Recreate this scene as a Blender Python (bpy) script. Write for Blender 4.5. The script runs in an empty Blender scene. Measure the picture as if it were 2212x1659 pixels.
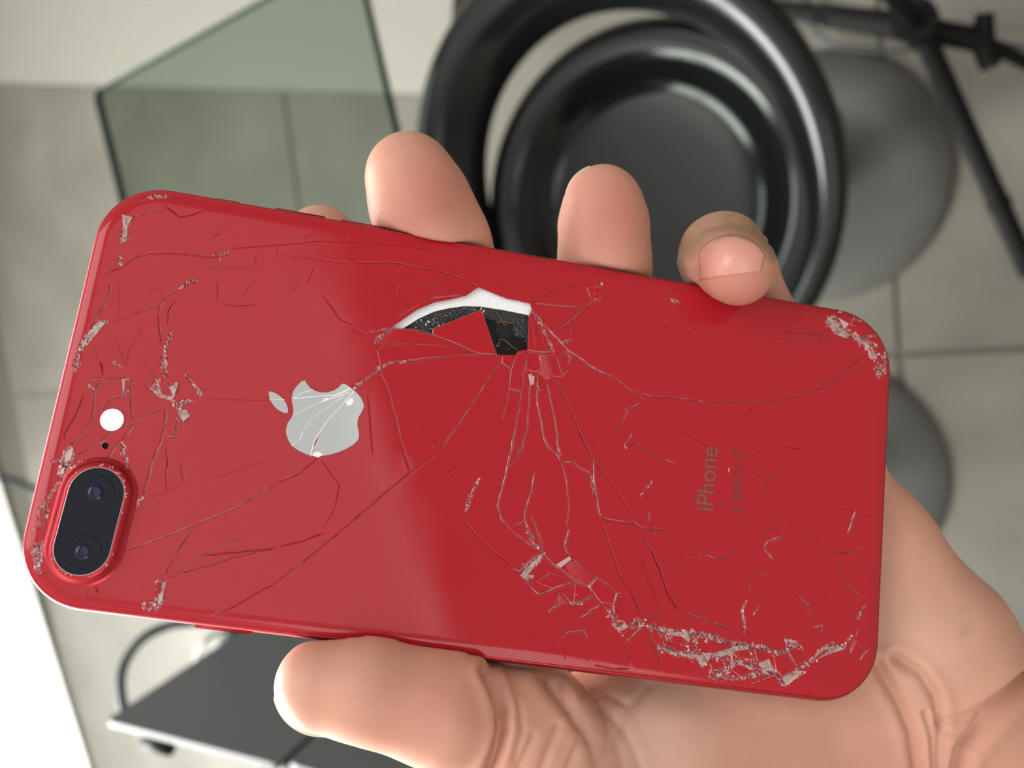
import bpy, bmesh, math, random
import numpy as np
from mathutils import Vector, Matrix
from mathutils.bvhtree import BVHTree

random.seed(7); np.random.seed(7)
SC = bpy.context.scene
COL = SC.collection
F, W, H = 2000.0, 2212, 1659          # focal length in pixels of the 2212x1659 frame
HC = 1.54                             # the photographer's lens stands this high over the floor

# ------------------------------------------------------------------ camera
_d = np.array([(2296 - W / 2) / F, -(455 - H / 2) / F, -1.0]); _d /= np.linalg.norm(_d)   # straight down, in camera axes
_Z = -_d; _c = np.array([0, 0, -1.0]); _Y = _c - (_c @ _Z) * _Z; _Y /= np.linalg.norm(_Y)
M3 = np.array([np.cross(_Y, _Z), _Y, _Z])                                                # camera axes -> room axes
cam_d = bpy.data.cameras.new('camera'); cam = bpy.data.objects.new('camera', cam_d); COL.objects.link(cam)
cam.matrix_world = Matrix([list(M3[0]) + [0], list(M3[1]) + [0], list(M3[2]) + [HC], [0, 0, 0, 1]])
cam_d.sensor_width = 36; cam_d.lens = 36 * F / W; cam_d.clip_start = 0.01; cam_d.clip_end = 60
cam_d.dof.use_dof = True; cam_d.dof.focus_distance = 0.170; cam_d.dof.aperture_fstop = 14.5
SC.camera = cam

# ------------------------------------------------------------------ light
world = bpy.data.worlds.new('overcast_sky'); SC.world = world; world.use_nodes = True
bg = world.node_tree.nodes['Background']; bg.inputs[0].default_value = (0.93, 0.97, 1.0, 1); bg.inputs[1].default_value = 3.0
def area(name, loc, rot, sx, sy, power, colr):
    l = bpy.data.lights.new(name, 'AREA'); l.shape = 'RECTANGLE'; l.size = sx; l.size_y = sy; l.energy = power; l.color = colr
    o = bpy.data.objects.new(name, l); COL.objects.link(o); o.location = loc; o.rotation_euler = rot
    return o
DOOR_Y = 2.86
area('daylight_door', (-0.92, DOOR_Y + 0.10, 1.66), (math.radians(-90), 0, 0), 2.2, 1.4, 400, (1.0, 0.99, 0.96))
area('fill_window_glow', (1.35, DOOR_Y + 0.10, 1.80), (math.radians(-90), 0, 0), 1.2, 0.86, 45, (0.97, 0.985, 1.0))  # lamp of the added window, for glow on the phone's left edge
FILL_PANELS = ((0.50, -0.80, 3.2), (-0.95, -0.80, 9.0), (0.94, 0.38, 12.0))  # added fill panels: light the hand and shine in the phone's glass
for _x, _y, _p in FILL_PANELS: area('fill_panel_glow', (_x, _y, 2.66), (0, 0, 0), 1.1, 0.85, _p, (0.97, 0.985, 1.0))
SC.view_settings.view_transform = 'Standard'; SC.view_settings.look = 'None'
SC.view_settings.exposure = 0.02; SC.view_settings.gamma = 1.0; SC.view_settings.use_curve_mapping = False
SC.cycles.max_bounces = 8; SC.cycles.diffuse_bounces = 4; SC.cycles.glossy_bounces = 4
SC.cycles.transparent_max_bounces = 12; SC.cycles.caustics_reflective = False; SC.cycles.caustics_refractive = False

# ------------------------------------------------------------------ helpers
def on(px, py, z):
    r = M3 @ np.array([(px - W / 2) / F, -(py - H / 2) / F, -1.0]); t = (z - HC) / r[2]
    return Vector(r * t + np.array([0, 0, HC]))
def mat(name, col, rough=0.5, metal=0.0, spec=0.5, noise=None, bump=None, sss=0, coat=0):
    m = bpy.data.materials.new(name); m.use_nodes = True
    nt = m.node_tree; b = nt.nodes['Principled BSDF']
    b.inputs['Base Color'].default_value = (*col, 1); b.inputs['Roughness'].default_value = rough
    b.inputs['Metallic'].default_value = metal; b.inputs['Specular IOR Level'].default_value = spec
    if coat: b.inputs['Coat Weight'].default_value = coat; b.inputs['Coat Roughness'].default_value = 0.05
    if noise:                                                   # (scale, second colour, low, high)
        sc, c2, lo, hi = noise
        tc = nt.nodes.new('ShaderNodeTexCoord'); n = nt.nodes.new('ShaderNodeTexNoise'); n.inputs['Scale'].default_value = sc; n.inputs['Detail'].default_value = 5
        cr = nt.nodes.new('ShaderNodeValToRGB'); cr.color_ramp.elements[0].position = lo; cr.color_ramp.elements[1].position = hi
        cr.color_ramp.elements[0].color = (*col, 1); cr.color_ramp.elements[1].color = (*c2, 1)
        nt.links.new(tc.outputs['Object'], n.inputs['Vector']); nt.links.new(n.outputs['Fac'], cr.inputs['Fac']); nt.links.new(cr.outputs['Color'], b.inputs['Base Color'])
    if bump:                                                    # (scale, strength, distance)
        tc = nt.nodes.new('ShaderNodeTexCoord'); n = nt.nodes.new('ShaderNodeTexNoise'); n.inputs['Scale'].default_value = bump[0]; n.inputs['Detail'].default_value = 4
        bp = nt.nodes.new('ShaderNodeBump'); bp.inputs['Strength'].default_value = bump[1]; bp.inputs['Distance'].default_value = bump[2]
        nt.links.new(tc.outputs['Object'], n.inputs['Vector']); nt.links.new(n.outputs['Fac'], bp.inputs['Height']); nt.links.new(bp.outputs['Normal'], b.inputs['Normal'])
    return m
def link(name, me, mats=(), parent=None, loc=None):
    for m in mats: me.materials.append(m)
    o = bpy.data.objects.new(name, me); COL.objects.link(o)
    if parent is not None: o.parent = parent
    if loc is not None: o.location = loc
    return o
def from_bm(name, bm, mats, parent=None, smooth=True, loc=None):
    bmesh.ops.recalc_face_normals(bm, faces=bm.faces[:])
    me = bpy.data.meshes.new(name); bm.to_mesh(me); bm.free()
    if smooth:
        for p in me.polygons: p.use_smooth = True
    return link(name, me, mats if isinstance(mats, (list, tuple)) else [mats], parent, loc)
def autosmooth(o, deg=35):
    me = o.data
    bm = bmesh.new(); bm.from_mesh(me)
    for e in bm.edges:
        if len(e.link_faces) == 2 and e.calc_face_angle(0) > math.radians(deg): e.smooth = False
    bm.to_mesh(me); bm.free()
def tag(o, label=None, cat=None, group=None, kind=None):
    if label: o['label'] = label
    if cat: o['category'] = cat
    if group: o['group'] = group
    if kind: o['kind'] = kind
    return o
def empty(name, loc=(0, 0, 0)):
    o = bpy.data.objects.new(name, None); COL.objects.link(o); o.location = loc; o.empty_display_size = 0.05
    return o
def prism(bm, pts, z0, z1):
    """vertical prism over the polygon pts"""
    a = [bm.verts.new((x, y, z0)) for x, y in pts]; b = [bm.verts.new((x, y, z1)) for x, y in pts]
    n = len(pts)
    bm.faces.new(a[::-1]); top = bm.faces.new(b)
    for i in range(n): bm.faces.new((a[i], a[(i + 1) % n], b[(i + 1) % n], b[i]))
    return top
def box(bm, c, s, rot=None):
    r = bmesh.ops.create_cube(bm, size=1.0)
    m = Matrix.Translation(c) @ (rot.to_4x4() if rot else Matrix()) @ Matrix.Diagonal((*s, 1))
    bmesh.ops.transform(bm, matrix=m, verts=r['verts'])
    return r['verts']
def tube(bm, pts, rad, seg=10, caps=True):
    """round tube along pts; rad a number or one per point"""
    pts = [Vector(p) for p in pts]; n = len(pts)
    rad = [rad] * n if not hasattr(rad, '__len__') else rad
    up = Vector((0.31, 0.22, 0.92)); rings = []
    for i, p in enumerate(pts):
        t = (pts[min(i + 1, n - 1)] - pts[max(i - 1, 0)]).normalized()
        u = (up - t * up.dot(t)).normalized(); v = t.cross(u); up = u
        rings.append([bm.verts.new(p + (u * math.cos(a) + v * math.sin(a)) * rad[i]) for a in [k * 2 * math.pi / seg for k in range(seg)]])
    for i in range(n - 1):
        for k in range(seg): bm.faces.new((rings[i][k], rings[i][(k + 1) % seg], rings[i + 1][(k + 1) % seg], rings[i + 1][k]))
    if caps: bm.faces.new(rings[0][::-1]); bm.faces.new(rings[-1])
def lathe(bm, prof, seg=64, c=(0, 0, 0)):
    rings = []
    for r, z in prof:
        if r < 1e-6: rings.append([bm.verts.new((c[0], c[1], c[2] + z))])
        else: rings.append([bm.verts.new((c[0] + r * math.cos(a), c[1] + r * math.sin(a), c[2] + z)) for a in [k * 2 * math.pi / seg for k in range(seg)]])
    for A, B in zip(rings[:-1], rings[1:]):
        for k in range(seg):
            k2 = (k + 1) % seg
            if len(A) == 1 and len(B) == 1: continue
            if len(A) == 1: bm.faces.new((A[0], B[k], B[k2]))
            elif len(B) == 1: bm.faces.new((A[k], A[k2], B[0]))
            else: bm.faces.new((A[k], A[k2], B[k2], B[k]))
def spline(pts, n=8):
    """Catmull-Rom through pts"""
    P = [Vector(p) for p in pts]; P = [P[0] * 2 - P[1]] + P + [P[-1] * 2 - P[-2]]; out = []
    for i in range(1, len(P) - 2):
        for k in range(n):
            t = k / n
            out.append(0.5 * ((2 * P[i]) + (P[i + 1] - P[i - 1]) * t + (2 * P[i - 1] - 5 * P[i] + 4 * P[i + 1] - P[i + 2]) * t * t + (3 * P[i] - P[i - 1] - 3 * P[i + 1] + P[i + 2]) * t ** 3))
    out.append(P[-2]); return out

def rounded(poly, r=0.012, n=4):
    out = []; m = len(poly)
    for i in range(m):
        p, a, b = poly[i], poly[i - 1], poly[(i + 1) % m]; da = (a - p).normalized(); db = (b - p).normalized()
        for k in range(n + 1):
            t = k / n; q0 = p + da * r * (1 - t); q1 = p + db * r * t; out.append(q0 * (1 - t) + q1 * t if False else p + da * r * (1 - t) ** 2 + db * r * t ** 2)
    return out

# ------------------------------------------------------------------ materials of the room
M = {}
M['tile'] = mat('glazed_floor_tile', (0.092, 0.087, 0.073), 0.42, spec=0.26, noise=(5.0, (0.120, 0.113, 0.096), 0.35, 0.7))
M['grout'] = mat('tile_grout', (0.058, 0.053, 0.040), 0.9)
M['plaster'] = mat('cream_plaster', (0.34, 0.33, 0.285), 0.8, bump=(60, 0.1, 0.002))
M['ceiling'] = mat('white_ceiling', (0.6, 0.6, 0.58), 0.9)
M['white_paint'] = mat('white_frame_paint', (0.82, 0.82, 0.80), 0.35)
M['black_plastic'] = mat('black_abs_plastic', (0.005, 0.0055, 0.006), 0.15, spec=0.27)
M['grey_metal'] = mat('brushed_grey_base', (0.062, 0.063, 0.057), 0.42, spec=0.35, noise=(9, (0.045, 0.044, 0.040), 0.3, 0.7))
M['chrome'] = mat('chrome', (0.6, 0.6, 0.6), 0.12, metal=1)
M['black_metal'] = mat('black_powder_coat', (0.006, 0.006, 0.006), 0.6, spec=0.1)
M['rubber'] = mat('black_rubber', (0.008, 0.008, 0.009), 0.7, spec=0.2)
M['laptop'] = mat('space_grey_lid', (0.115, 0.119, 0.132), 0.45, metal=0.2)
M['silver'] = mat('silver_edge', (0.055, 0.055, 0.064), 0.5, metal=0.0)
M['cable'] = mat('dark_cable', (0.014, 0.020, 0.026), 0.45)
M['thin_cable'] = mat('thin_brown_cable', (0.10, 0.09, 0.07), 0.5)
M['glass_edge'] = mat('green_glass_edge', (0.015, 0.05, 0.04), 0.25)
def desk_glass():
    m = bpy.data.materials.new('greenish_desk_glass'); m.use_nodes = True; nt = m.node_tree; nt.nodes.clear()
    o = nt.nodes.new('ShaderNodeOutputMaterial'); mx = nt.nodes.new('ShaderNodeMixShader'); t = nt.nodes.new('ShaderNodeBsdfTransparent')
    g = nt.nodes.new('ShaderNodeBsdfGlossy'); f = nt.nodes.new('ShaderNodeFresnel'); f.inputs[0].default_value = 1.16
    t.inputs[0].default_value = (0.66, 0.705, 0.665, 1); g.inputs['Roughness'].default_value = 0.04
    geo = nt.nodes.new('ShaderNodeNewGeometry'); iv = nt.nodes.new('ShaderNodeMath'); iv.operation = 'SUBTRACT'; iv.inputs[0].default_value = 1.0; ml = nt.nodes.new('ShaderNodeMath'); ml.operation = 'MULTIPLY'
    nt.links.new(geo.outputs['Backfacing'], iv.inputs[1]); nt.links.new(iv.outputs[0], ml.inputs[0]); nt.links.new(f.outputs[0], ml.inputs[1]); nt.links.new(ml.outputs[0], mx.inputs[0]); nt.links.new(t.outputs[0], mx.inputs[1]); nt.links.new(g.outputs[0], mx.inputs[2]); nt.links.new(mx.outputs[0], o.inputs[0])
    return m
M['desk_glass'] = desk_glass()

# ------------------------------------------------------------------ the setting
FX0, FX1, FY0, FY1 = -2.2, 2.2, -1.6, DOOR_Y
fl = empty('floor'); tag(fl, kind='structure')
bm = bmesh.new(); box(bm, (0, 0.65, -0.0275), (5.2, 4.8, 0.05)); from_bm('grout_bed', bm, M['grout'], fl, False)
GA = math.radians(13.0); T = 1.2; G0 = on(1945, 765, 0)                 # tile grid through the crossing seen at the right
ux = Vector((-math.cos(GA), math.sin(GA), 0)); uy = Vector((math.sin(GA), math.cos(GA), 0))
bm = bmesh.new(); vs = box(bm, (0, 0, -0.005), (T - 0.008, T - 0.008, 0.012)); bmesh.ops.bevel(bm, geom=bm.edges[:], offset=0.0015, segments=1, affect='EDGES')
tile_me = bpy.data.meshes.new('tile'); bm.to_mesh(tile_me); bm.free(); tile_me.materials.append(M['tile'])
for i in range(-3, 4):
    for j in range(-4, 5):
        c = G0 + ux * (i + 0.5) * T + uy * (j + 0.5) * T
        if FX0 - 0.4 < c.x < FX1 + 0.4 and FY0 - 0.4 < c.y < FY1 - 0.2:
            o = bpy.data.objects.new('tile', tile_me); COL.objects.link(o); o.parent = fl
            o.location = (c.x, c.y, 0.0 - 0.001 + random.uniform(-0.0004, 0.0004)); o.rotation_euler = (0, 0, math.pi - GA + random.choice((0, 1, 2, 3)) * math.pi / 2)
def wall(name, a, b, t, z0=0.0, z1=2.7, m='plaster'):
    a, b = Vector((*a, 0)), Vector((*b, 0)); d = (b - a).normalized(); n = Vector((-d.y, d.x, 0)) * t
    bm = bmesh.new(); prism(bm, [p.xy for p in (a, b, b + n, a + n)], z0, z1)
    return tag(from_bm(name, bm, M[m], None, False), kind='structure')
M['cream'] = mat('cream_plinth', (0.17, 0.165, 0.14), 0.6, bump=(60, 0.1, 0.002))
PZ = 0.05                                                # a low cream plinth along the far right of the floor
pa, pb, pc = on(-420, 166, PZ), on(962, 200, PZ), on(1000, -260, PZ)
bm = bmesh.new(); prism(bm, [v.xy for v in rounded([pa, pb, pc, Vector((2.25, pc.y + 0.2, PZ)), Vector((2.25, pa.y, PZ))], 0.02)], 0.0, PZ)
bmesh.ops.bevel(bm, geom=[e for e in bm.edges if all(v.co.z > PZ - 1e-4 for v in e.verts)], offset=0.012, segments=3, affect='EDGES')
tag(from_bm('floor_plinth', bm, M['cream'], None, False), kind='structure')
wall('wall_side', (2.3, -1.6), (2.3, 2.95), -0.1)
wall('wall_left', (-2.25, -1.6), (-2.25, 2.95), 0.1)
bm = bmesh.new(); box(bm, (0, 0.65, 2.75), (4.8, 4.8, 0.1)); tag(from_bm('ceiling', bm, M['ceiling'], None, False), kind='structure')
M['rear'] = mat('brown_grey_rear_wall', (0.20, 0.18, 0.155), 0.8)
bm = bmesh.new(); box(bm, (0, -1.65, 1.35), (4.8, 0.1, 2.7)); tag(from_bm('wall_rear', bm, M['rear'], None, False), kind='structure')
for k, (x, y, _p) in enumerate(FILL_PANELS):  # white frames around the added fill panels
    cl = tag(empty('fill_panel', (x, y, 2.70)), ('dimmer added white fill panel behind the photographer, on the right', 'added white fill panel behind the photographer, on the left', 'added white fill panel above the black bar stools, on the right')[k], 'light', 'added fill panels')
    bm = bmesh.new()
    for c_, s_ in (((0, 0.455, -0.02), (1.2, 0.03, 0.04)), ((0, -0.455, -0.02), (1.2, 0.03, 0.04)), ((0.585, 0, -0.02), (0.03, 0.88, 0.04)), ((-0.585, 0, -0.02), (0.03, 0.88, 0.04))): box(bm, c_, s_)
    from_bm('fill_panel_frame', bm, M['white_paint'], cl, False)
# front wall: a wide glazed sliding door on the left, wall with an added, unseen window on the right
dl, dr = on(0, 985, 0), on(172, 1659, 0)
for k, (x0, x1, z0, z1) in enumerate(((0.32, 0.72, 0, 2.7), (1.98, 2.4, 0, 2.7), (0.72, 1.98, 0, 1.34), (0.72, 1.98, 2.26, 2.7), (-2.3, 0.32, 2.4, 2.7))):
    bm = bmesh.new(); box(bm, ((x0 + x1) / 2, DOOR_Y + 0.05, (z0 + z1) / 2), (x1 - x0, 0.1, z1 - z0)); tag(from_bm('wall_front', bm, M['plaster'], None, False), kind='structure')
door = tag(empty('door_1', (0, DOOR_Y, 0)), kind='structure')
def dbox(nm, c, s, m='white_paint'):
    bm = bmesh.new(); box(bm, c, s); bmesh.ops.bevel(bm, geom=bm.edges[:], offset=0.006, segments=2, affect='EDGES'); return from_bm(nm, bm, M[m], door, False)
dbox('threshold', (-0.95, 0.0, 0.006), (2.6, 0.16, 0.012)); dbox('door_track', (-0.95, -0.03, 0.02), (2.6, 0.05, 0.04)); dbox('door_track', (-0.95, 0.05, 0.03), (2.6, 0.06, 0.05)); dbox('door_head', (-0.95, 0.03, 2.37), (2.6, 0.1, 0.07))
dbox('door_post', (0.27, 0.03, 1.2), (0.09, 0.1, 2.4)); dbox('door_post', (-0.95, 0.06, 1.2), (0.07, 0.06, 2.3)); dbox('door_post', (-2.15, 0.03, 1.2), (0.09, 0.1, 2.4))
win = tag(empty('fill_window', (1.35, DOOR_Y, 1.8)), kind='structure')  # unseen window added so the phone's edge and fingertips catch light
for nm, c, s_ in (('fill_window_frame', (0, 0, 0.445), (1.26, 0.07, 0.05)), ('fill_window_frame', (0, 0, -0.445), (1.26, 0.07, 0.05)), ('fill_window_frame', (0.61, 0, 0), (0.05, 0.07, 0.84)), ('fill_window_frame', (-0.61, 0, 0), (0.05, 0.07, 0.84)), ('fill_window_sill', (0, -0.05, -0.48), (1.36, 0.16, 0.03))):
    bm = bmesh.new(); box(bm, c, s_); bmesh.ops.bevel(bm, geom=bm.edges[:], offset=0.005, segments=2, affect='EDGES'); from_bm(nm, bm, M['white_paint'], win, False)
bm = bmesh.new(); box(bm, (-0.9, DOOR_Y + 1.16, -0.03), (4.6, 1.9, 0.05)); tag(from_bm('terrace_floor', bm, M['white_paint'], None, False), kind='structure')

# ------------------------------------------------------------------ glass desk
desk = tag(empty('glass_desk', (0, 0, 0)), 'greenish clear glass desk top with dark green edge on slim steel legs', 'desk')
e0, e1 = on(785, 0, 0.75), on(850, 280, 0.75); ed = (e1 - e0).normalized(); en = Vector((-ed.y, ed.x, 0))
if en.y < 0: en = -en
cor = on(200, 200, 0.75)
dep = (cor - e0).dot(en); al = (cor - e0).dot(ed)
P = [e0 + ed * al, e0 + ed * (al + 1.35), e0 + ed * (al + 1.35) + en * dep, e0 + ed * al + en * dep]
bm = bmesh.new(); RP = [v.xy for v in rounded(P)]
prism(bm, RP, 0.738, 0.750)
o = from_bm('glass_top', bm, [M['desk_glass'], M['glass_edge']], desk, False)
for p in o.data.polygons:
    if abs(p.normal.z) < 0.5: p.material_index = 1
for s, t in ((0.62, 0.07), (1.25, 0.07), (1.25, dep - 0.07), (0.72, dep - 0.14)):
    q = P[0] + ed * s + en * t
    bm = bmesh.new(); tube(bm, [(q.x, q.y, 0.0), (q.x, q.y, 0.735)], 0.018, 16); lathe(bm, [(0, 0), (0.03, 0), (0.03, 0.008), (0.018, 0.012), (0.018, 0.02)], 20, (q.x, q.y, 0.0)); lathe(bm, [(0.018, 0.71), (0.035, 0.731), (0.035, 0.738), (0, 0.738)], 20, (q.x, q.y, 0)); autosmooth(from_bm('leg', bm, M['chrome'], desk))

# ------------------------------------------------------------------ bar stools
def make_stool(x, y, rz, label):
    s = tag(empty('bar_stool', (x, y, 0)), label, 'bar stool', 'black shell bar stools')
    s.rotation_euler = (0, 0, rz)
    bm = bmesh.new(); BX = Matrix.Rotation(-rz, 3, 'Z') @ Vector((0.024, -0.066, 0)); lathe(bm, [(0, 0), (0.19, 0), (0.193, 0.004), (0.188, 0.009), (0.12, 0.014), (0.05, 0.022), (0.032, 0.04), (0.03, 0.05), (0, 0.05)], 72, BX); autosmooth(from_bm('base_plate', bm, M['grey_metal'], s), 50)
    bm = bmesh.new(); lathe(bm, [(0, 0.045), (0.026, 0.045), (0.026, 0.30), (0.018, 0.305), (0.018, 0.50), (0.05, 0.512), (0.14, 0.522), (0.14, 0.534), (0, 0.534)], 32, BX); autosmooth(from_bm('pole', bm, M['chrome'], s))
    # seat bowl
    bm = bmesh.new(); ZB = 0.60
    lathe(bm, [(0, ZB - 0.058), (0.04, ZB - 0.0565), (0.08, ZB - 0.052), (0.112, ZB - 0.045), (0.128, ZB - 0.038), (0.138, ZB - 0.026), (0.149, ZB - 0.009), (0.160, ZB + 0.002), (0.174, ZB + 0.006), (0.186, ZB + 0.004), (0.192, ZB - 0.004), (0.187, ZB - 0.018), (0.150, ZB - 0.045), (0.10, ZB - 0.066), (0, ZB - 0.070)], 96)
    autosmooth(from_bm('seat', bm, M['black_plastic'], s), 60)
    # back band: a wide loop that rises from the front of the seat and passes round behind it
    bm = bmesh.new(); n = 96; m = 20; rings = []
    for i in range(n):
        a = 2 * math.pi * i / n
        t = 0.5 + 0.5 * math.cos(a)                     # 1 at the back, 0 at the front, where the loop joins the seat
        R = 0.191 + 0.014 * t; cz = ZB - 0.015 + 0.075 * t; off = 0.028 * t
        hw = 0.014 + 0.010 * t; hh = 0.028 + 0.016 * t
        cx, cy = off + R * math.cos(a), R * math.sin(a)
        lean = math.radians(35)
        ring = []
        for k in range(m):
            b = 2 * math.pi * k / m
            u = hw * math.copysign(abs(math.cos(b)) ** 0.8, math.cos(b)); v = hh * math.copysign(abs(math.sin(b)) ** 0.8, math.sin(b))
            rr = u * math.cos(lean) + v * math.sin(lean); zz = -u * math.sin(lean) + v * math.cos(lean)
            ring.append(bm.verts.new((cx + rr * math.cos(a), cy + rr * math.sin(a), cz + zz)))
        rings.append(ring)
    for i in range(n):
        A, B = rings[i], rings[(i + 1) % n]
        for k in range(m): bm.faces.new((A[k], A[(k + 1) % m], B[(k + 1) % m], B[k]))
    from_bm('back_band', bm, M['black_plastic'], s)
    return s
make_stool(0.140, 0.364, math.radians(10), 'black plastic bar stool with open back loop, behind the fingertips, on round grey base')
make_stool(-0.320, 0.500, math.radians(10), 'second bar stool hidden behind the red phone, its grey base peeking out at right')

# ------------------------------------------------------------------ black tripod stand at the upper right
st = tag(empty('tripod_stand', (0.28, 0.09, 0)), 'black metal tripod stand with splayed tubular legs on the tiles at upper right', 'stand')
def loc(o, p): return Vector(p) - o.location
hub = on(1990, 62, 0.16)
def leg(pts, r, nm='leg'):
    bm = bmesh.new(); tube(bm, [loc(st, p) for p in pts], r, 12); return autosmooth(from_bm(nm, bm, M['black_metal'], st))
f1 = on(2225, 590, 0.012)
leg([hub + Vector((0, 0, 0.01)), hub.lerp(f1, 0.5), f1], 0.0145)
k1 = hub.lerp(f1, 0.68); bm = bmesh.new(); tube(bm, [loc(st, k1), loc(st, k1.lerp(f1, 0.12))], 0.0165, 12); autosmooth(from_bm('collar', bm, M['black_metal'], st))
bm = bmesh.new(); tube(bm, [loc(st, f1.lerp(hub, 0.03)), loc(st, f1)], [0.011, 0.012], 12); autosmooth(from_bm('rubber_foot', bm, M['rubber'], st))
f2 = on(1640, 12, 0.012)
leg([hub, hub.lerp(f2, 0.5), f2], [0.020, 0.016, 0.010])
k2 = hub.lerp(f2, 0.55); bm = bmesh.new(); tube(bm, [loc(st, k2) + Vector((0, 0, -0.03)), loc(st, k2) + Vector((0, 0, 0.022))], 0.014, 12); autosmooth(from_bm('knob', bm, M['black_metal'], st))
f3 = on(2330, 190, 0.012); m3 = on(2122, 88, 0.12)
leg([hub, m3], 0.016); leg([m3, f3], 0.010)
bm = bmesh.new(); q = loc(st, m3); tube(bm, [q + Vector((0.03, -0.012, 0.01)), q, q + Vector((-0.035, 0.0, -0.01))], [0.011, 0.016, 0.013], 12); autosmooth(from_bm('joint', bm, M['black_metal'], st))
bm = bmesh.new(); q = loc(st, hub); tube(bm, [q + Vector((0, 0, -0.05)), q + Vector((0, 0, 0.05))], 0.024, 20); tube(bm, [q + Vector((0, 0, 0.05)), q + Vector((0.0, 0, 0.07))], [0.028, 0.028], 20); autosmooth(from_bm('hub', bm, M['black_metal'], st))
bm = bmesh.new(); tube(bm, [q + Vector((0, 0, 0.07)), q + Vector((0.05, 0.02, 0.62))], 0.013, 14); autosmooth(from_bm('shaft', bm, M['black_metal'], st))
bm = bmesh.new(); tube(bm, spline([on(x, y - 6, 0.018) for x, y in ((1738, -30), (1744, 30), (1756, 65), (1790, 98), (1840, 110), (1930, 116), (1990, 108), (2060, 92), (2140, 98), (2260, 116))], 8), 0.0035, 8)
tag(from_bm('cord', bm, M['cable']), 'thin black cord curving over the tiles below the tripod stand', 'cord')

# ------------------------------------------------------------------ laptop standing open like a book on the desk
lp = tag(empty('laptop'), 'dark grey laptop with bright silver edge standing half open behind the thumb', 'laptop')
KZ = 1.083
K = on(230, 1568, KZ); Hn = on(602, 1665, KZ); Hd = (Hn - K); lw = Hd.length; Hd.normalize()
lean = (on(700, 1392, 0.78) - K); 
E1t = Vector((K.x, K.y, 0.752))
# side edge of the lid leans a little: find the foot on the desk whose image lies on the photographed edge
bestp = None
def project(p):
    c = M3.T @ (np.array(p) - np.array([0, 0, HC])); return (W / 2 - F * c[0] / c[2], H / 2 + F * c[1] / c[2])
def slab(name, a, b, c, th, mats, par, r=0.008):
    """thin plate with corner a, edges a->b and a->c, thickness th behind; rounded corners"""
    a, b, c = Vector(a), Vector(b), Vector(c); u = b - a; v = c - a; lu, lv = u.length, v.length; u.normalize(); v.normalize(); n = u.cross(v).normalized()
    poly = rounded([Vector((0, 0, 0)), Vector((lu, 0, 0)), Vector((lu, lv, 0)), Vector((0, lv, 0))], r)
    bm = bmesh.new(); A = [bm.verts.new(a + u * p.x + v * p.y) for p in poly]; B = [bm.verts.new(a + u * p.x + v * p.y + n * th) for p in poly]; k = len(poly)
    bm.faces.new(A).material_index = 0; bm.faces.new(B[::-1]).material_index = 0
    for i in range(k): bm.faces.new((A[i], A[(i + 1) % k], B[(i + 1) % k], B[i])).material_index = 1 if len(mats) > 1 else 0
    return from_bm(name, bm, mats, par, False)
down = Vector((0.020, 0.048, -0.331))                    # the lid leans slightly
slab('lid', K, Hn, K + down, 0.005, [M['laptop'], M['silver']], lp)
H2 = Hn + Hd * 0.010
slab('hinge', Hn + Vector((-0.004, 0, -0.004)), H2 + Vector((-0.004, 0, -0.004)), Hn + down + Vector((-0.004, 0, 0.006)), 0.008, [M['rubber']], lp, 0.002)
Bd = Vector((Hd.x - 0.05, Hd.y, 0)).normalized()
slab('base', H2, H2 + Bd * 0.20, H2 + down, 0.009, [M['laptop'], M['silver']], lp)
bm = bmesh.new(); q = K + Hd * 0.045 + Vector((-0.016, 0.0, -0.012)); tube(bm, [q - Hd * 0.016, q + Hd * 0.016], 0.006, 14); from_bm('rubber_foot', bm, M['rubber'], lp)
# cables
cz = 0.79
pts = [on(272, 1555, 0.95), on(262, 1500, 0.92), on(262, 1455, 0.90), on(278, 1415, 0.885), on(310, 1378, 0.87), on(355, 1355, 0.85), on(410, 1345, 0.83), on(480, 1342, 0.79), on(560, 1340, 0.765), on(700, 1330, 0.760)]
bm = bmesh.new(); tube(bm, spline(pts, 6), 0.0058, 12); tag(from_bm('cable', bm, M['cable']), 'thick black cable arching in a loop behind the laptop', 'cable')
pts = [on(450, 1480, 0.765), on(428, 1450, 0.775), on(425, 1420, 0.79), on(440, 1390, 0.80), on(470, 1368, 0.79), on(540, 1345, 0.762), on(640, 1320, 0.757)]
bm = bmesh.new(); tube(bm, spline(pts, 6), 0.003, 10); tag(from_bm('thin_cable', bm, M['thin_cable']), 'thin brownish cable curling between laptop and phone', 'cable')
q = on(515, 1388, 0.775); hb = tag(empty('adapter', q), 'small black and silver plug adapter beside the laptop edge', 'adapter')
R3 = Matrix.Rotation(math.radians(12), 3, 'Z')
bm = bmesh.new(); box(bm, (0, 0, -0.005), (0.034, 0.05, 0.030), R3); bmesh.ops.bevel(bm, geom=bm.edges[:], offset=0.004, segments=2, affect='EDGES'); from_bm('body', bm, M['rubber'], hb)
bm = bmesh.new(); box(bm, R3 @ Vector((0, 0.036, -0.007)), (0.026, 0.022, 0.018), R3); bmesh.ops.bevel(bm, geom=bm.edges[:], offset=0.002, segments=2, affect='EDGES'); from_bm('plug', bm, M['thin_cable'], hb)
bm = bmesh.new(); tube(bm, spline([on(-60, 1010, 0.008), on(0, 1034, 0.006), on(40, 1046, 0.006), on(90, 1066, 0.006), on(200, 1110, 0.006)], 8), 0.008, 8)
tag(from_bm('floor_cable', bm, M['cable']), 'dark cable lying on the floor by the door track, left of the phone', 'cable')

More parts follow.
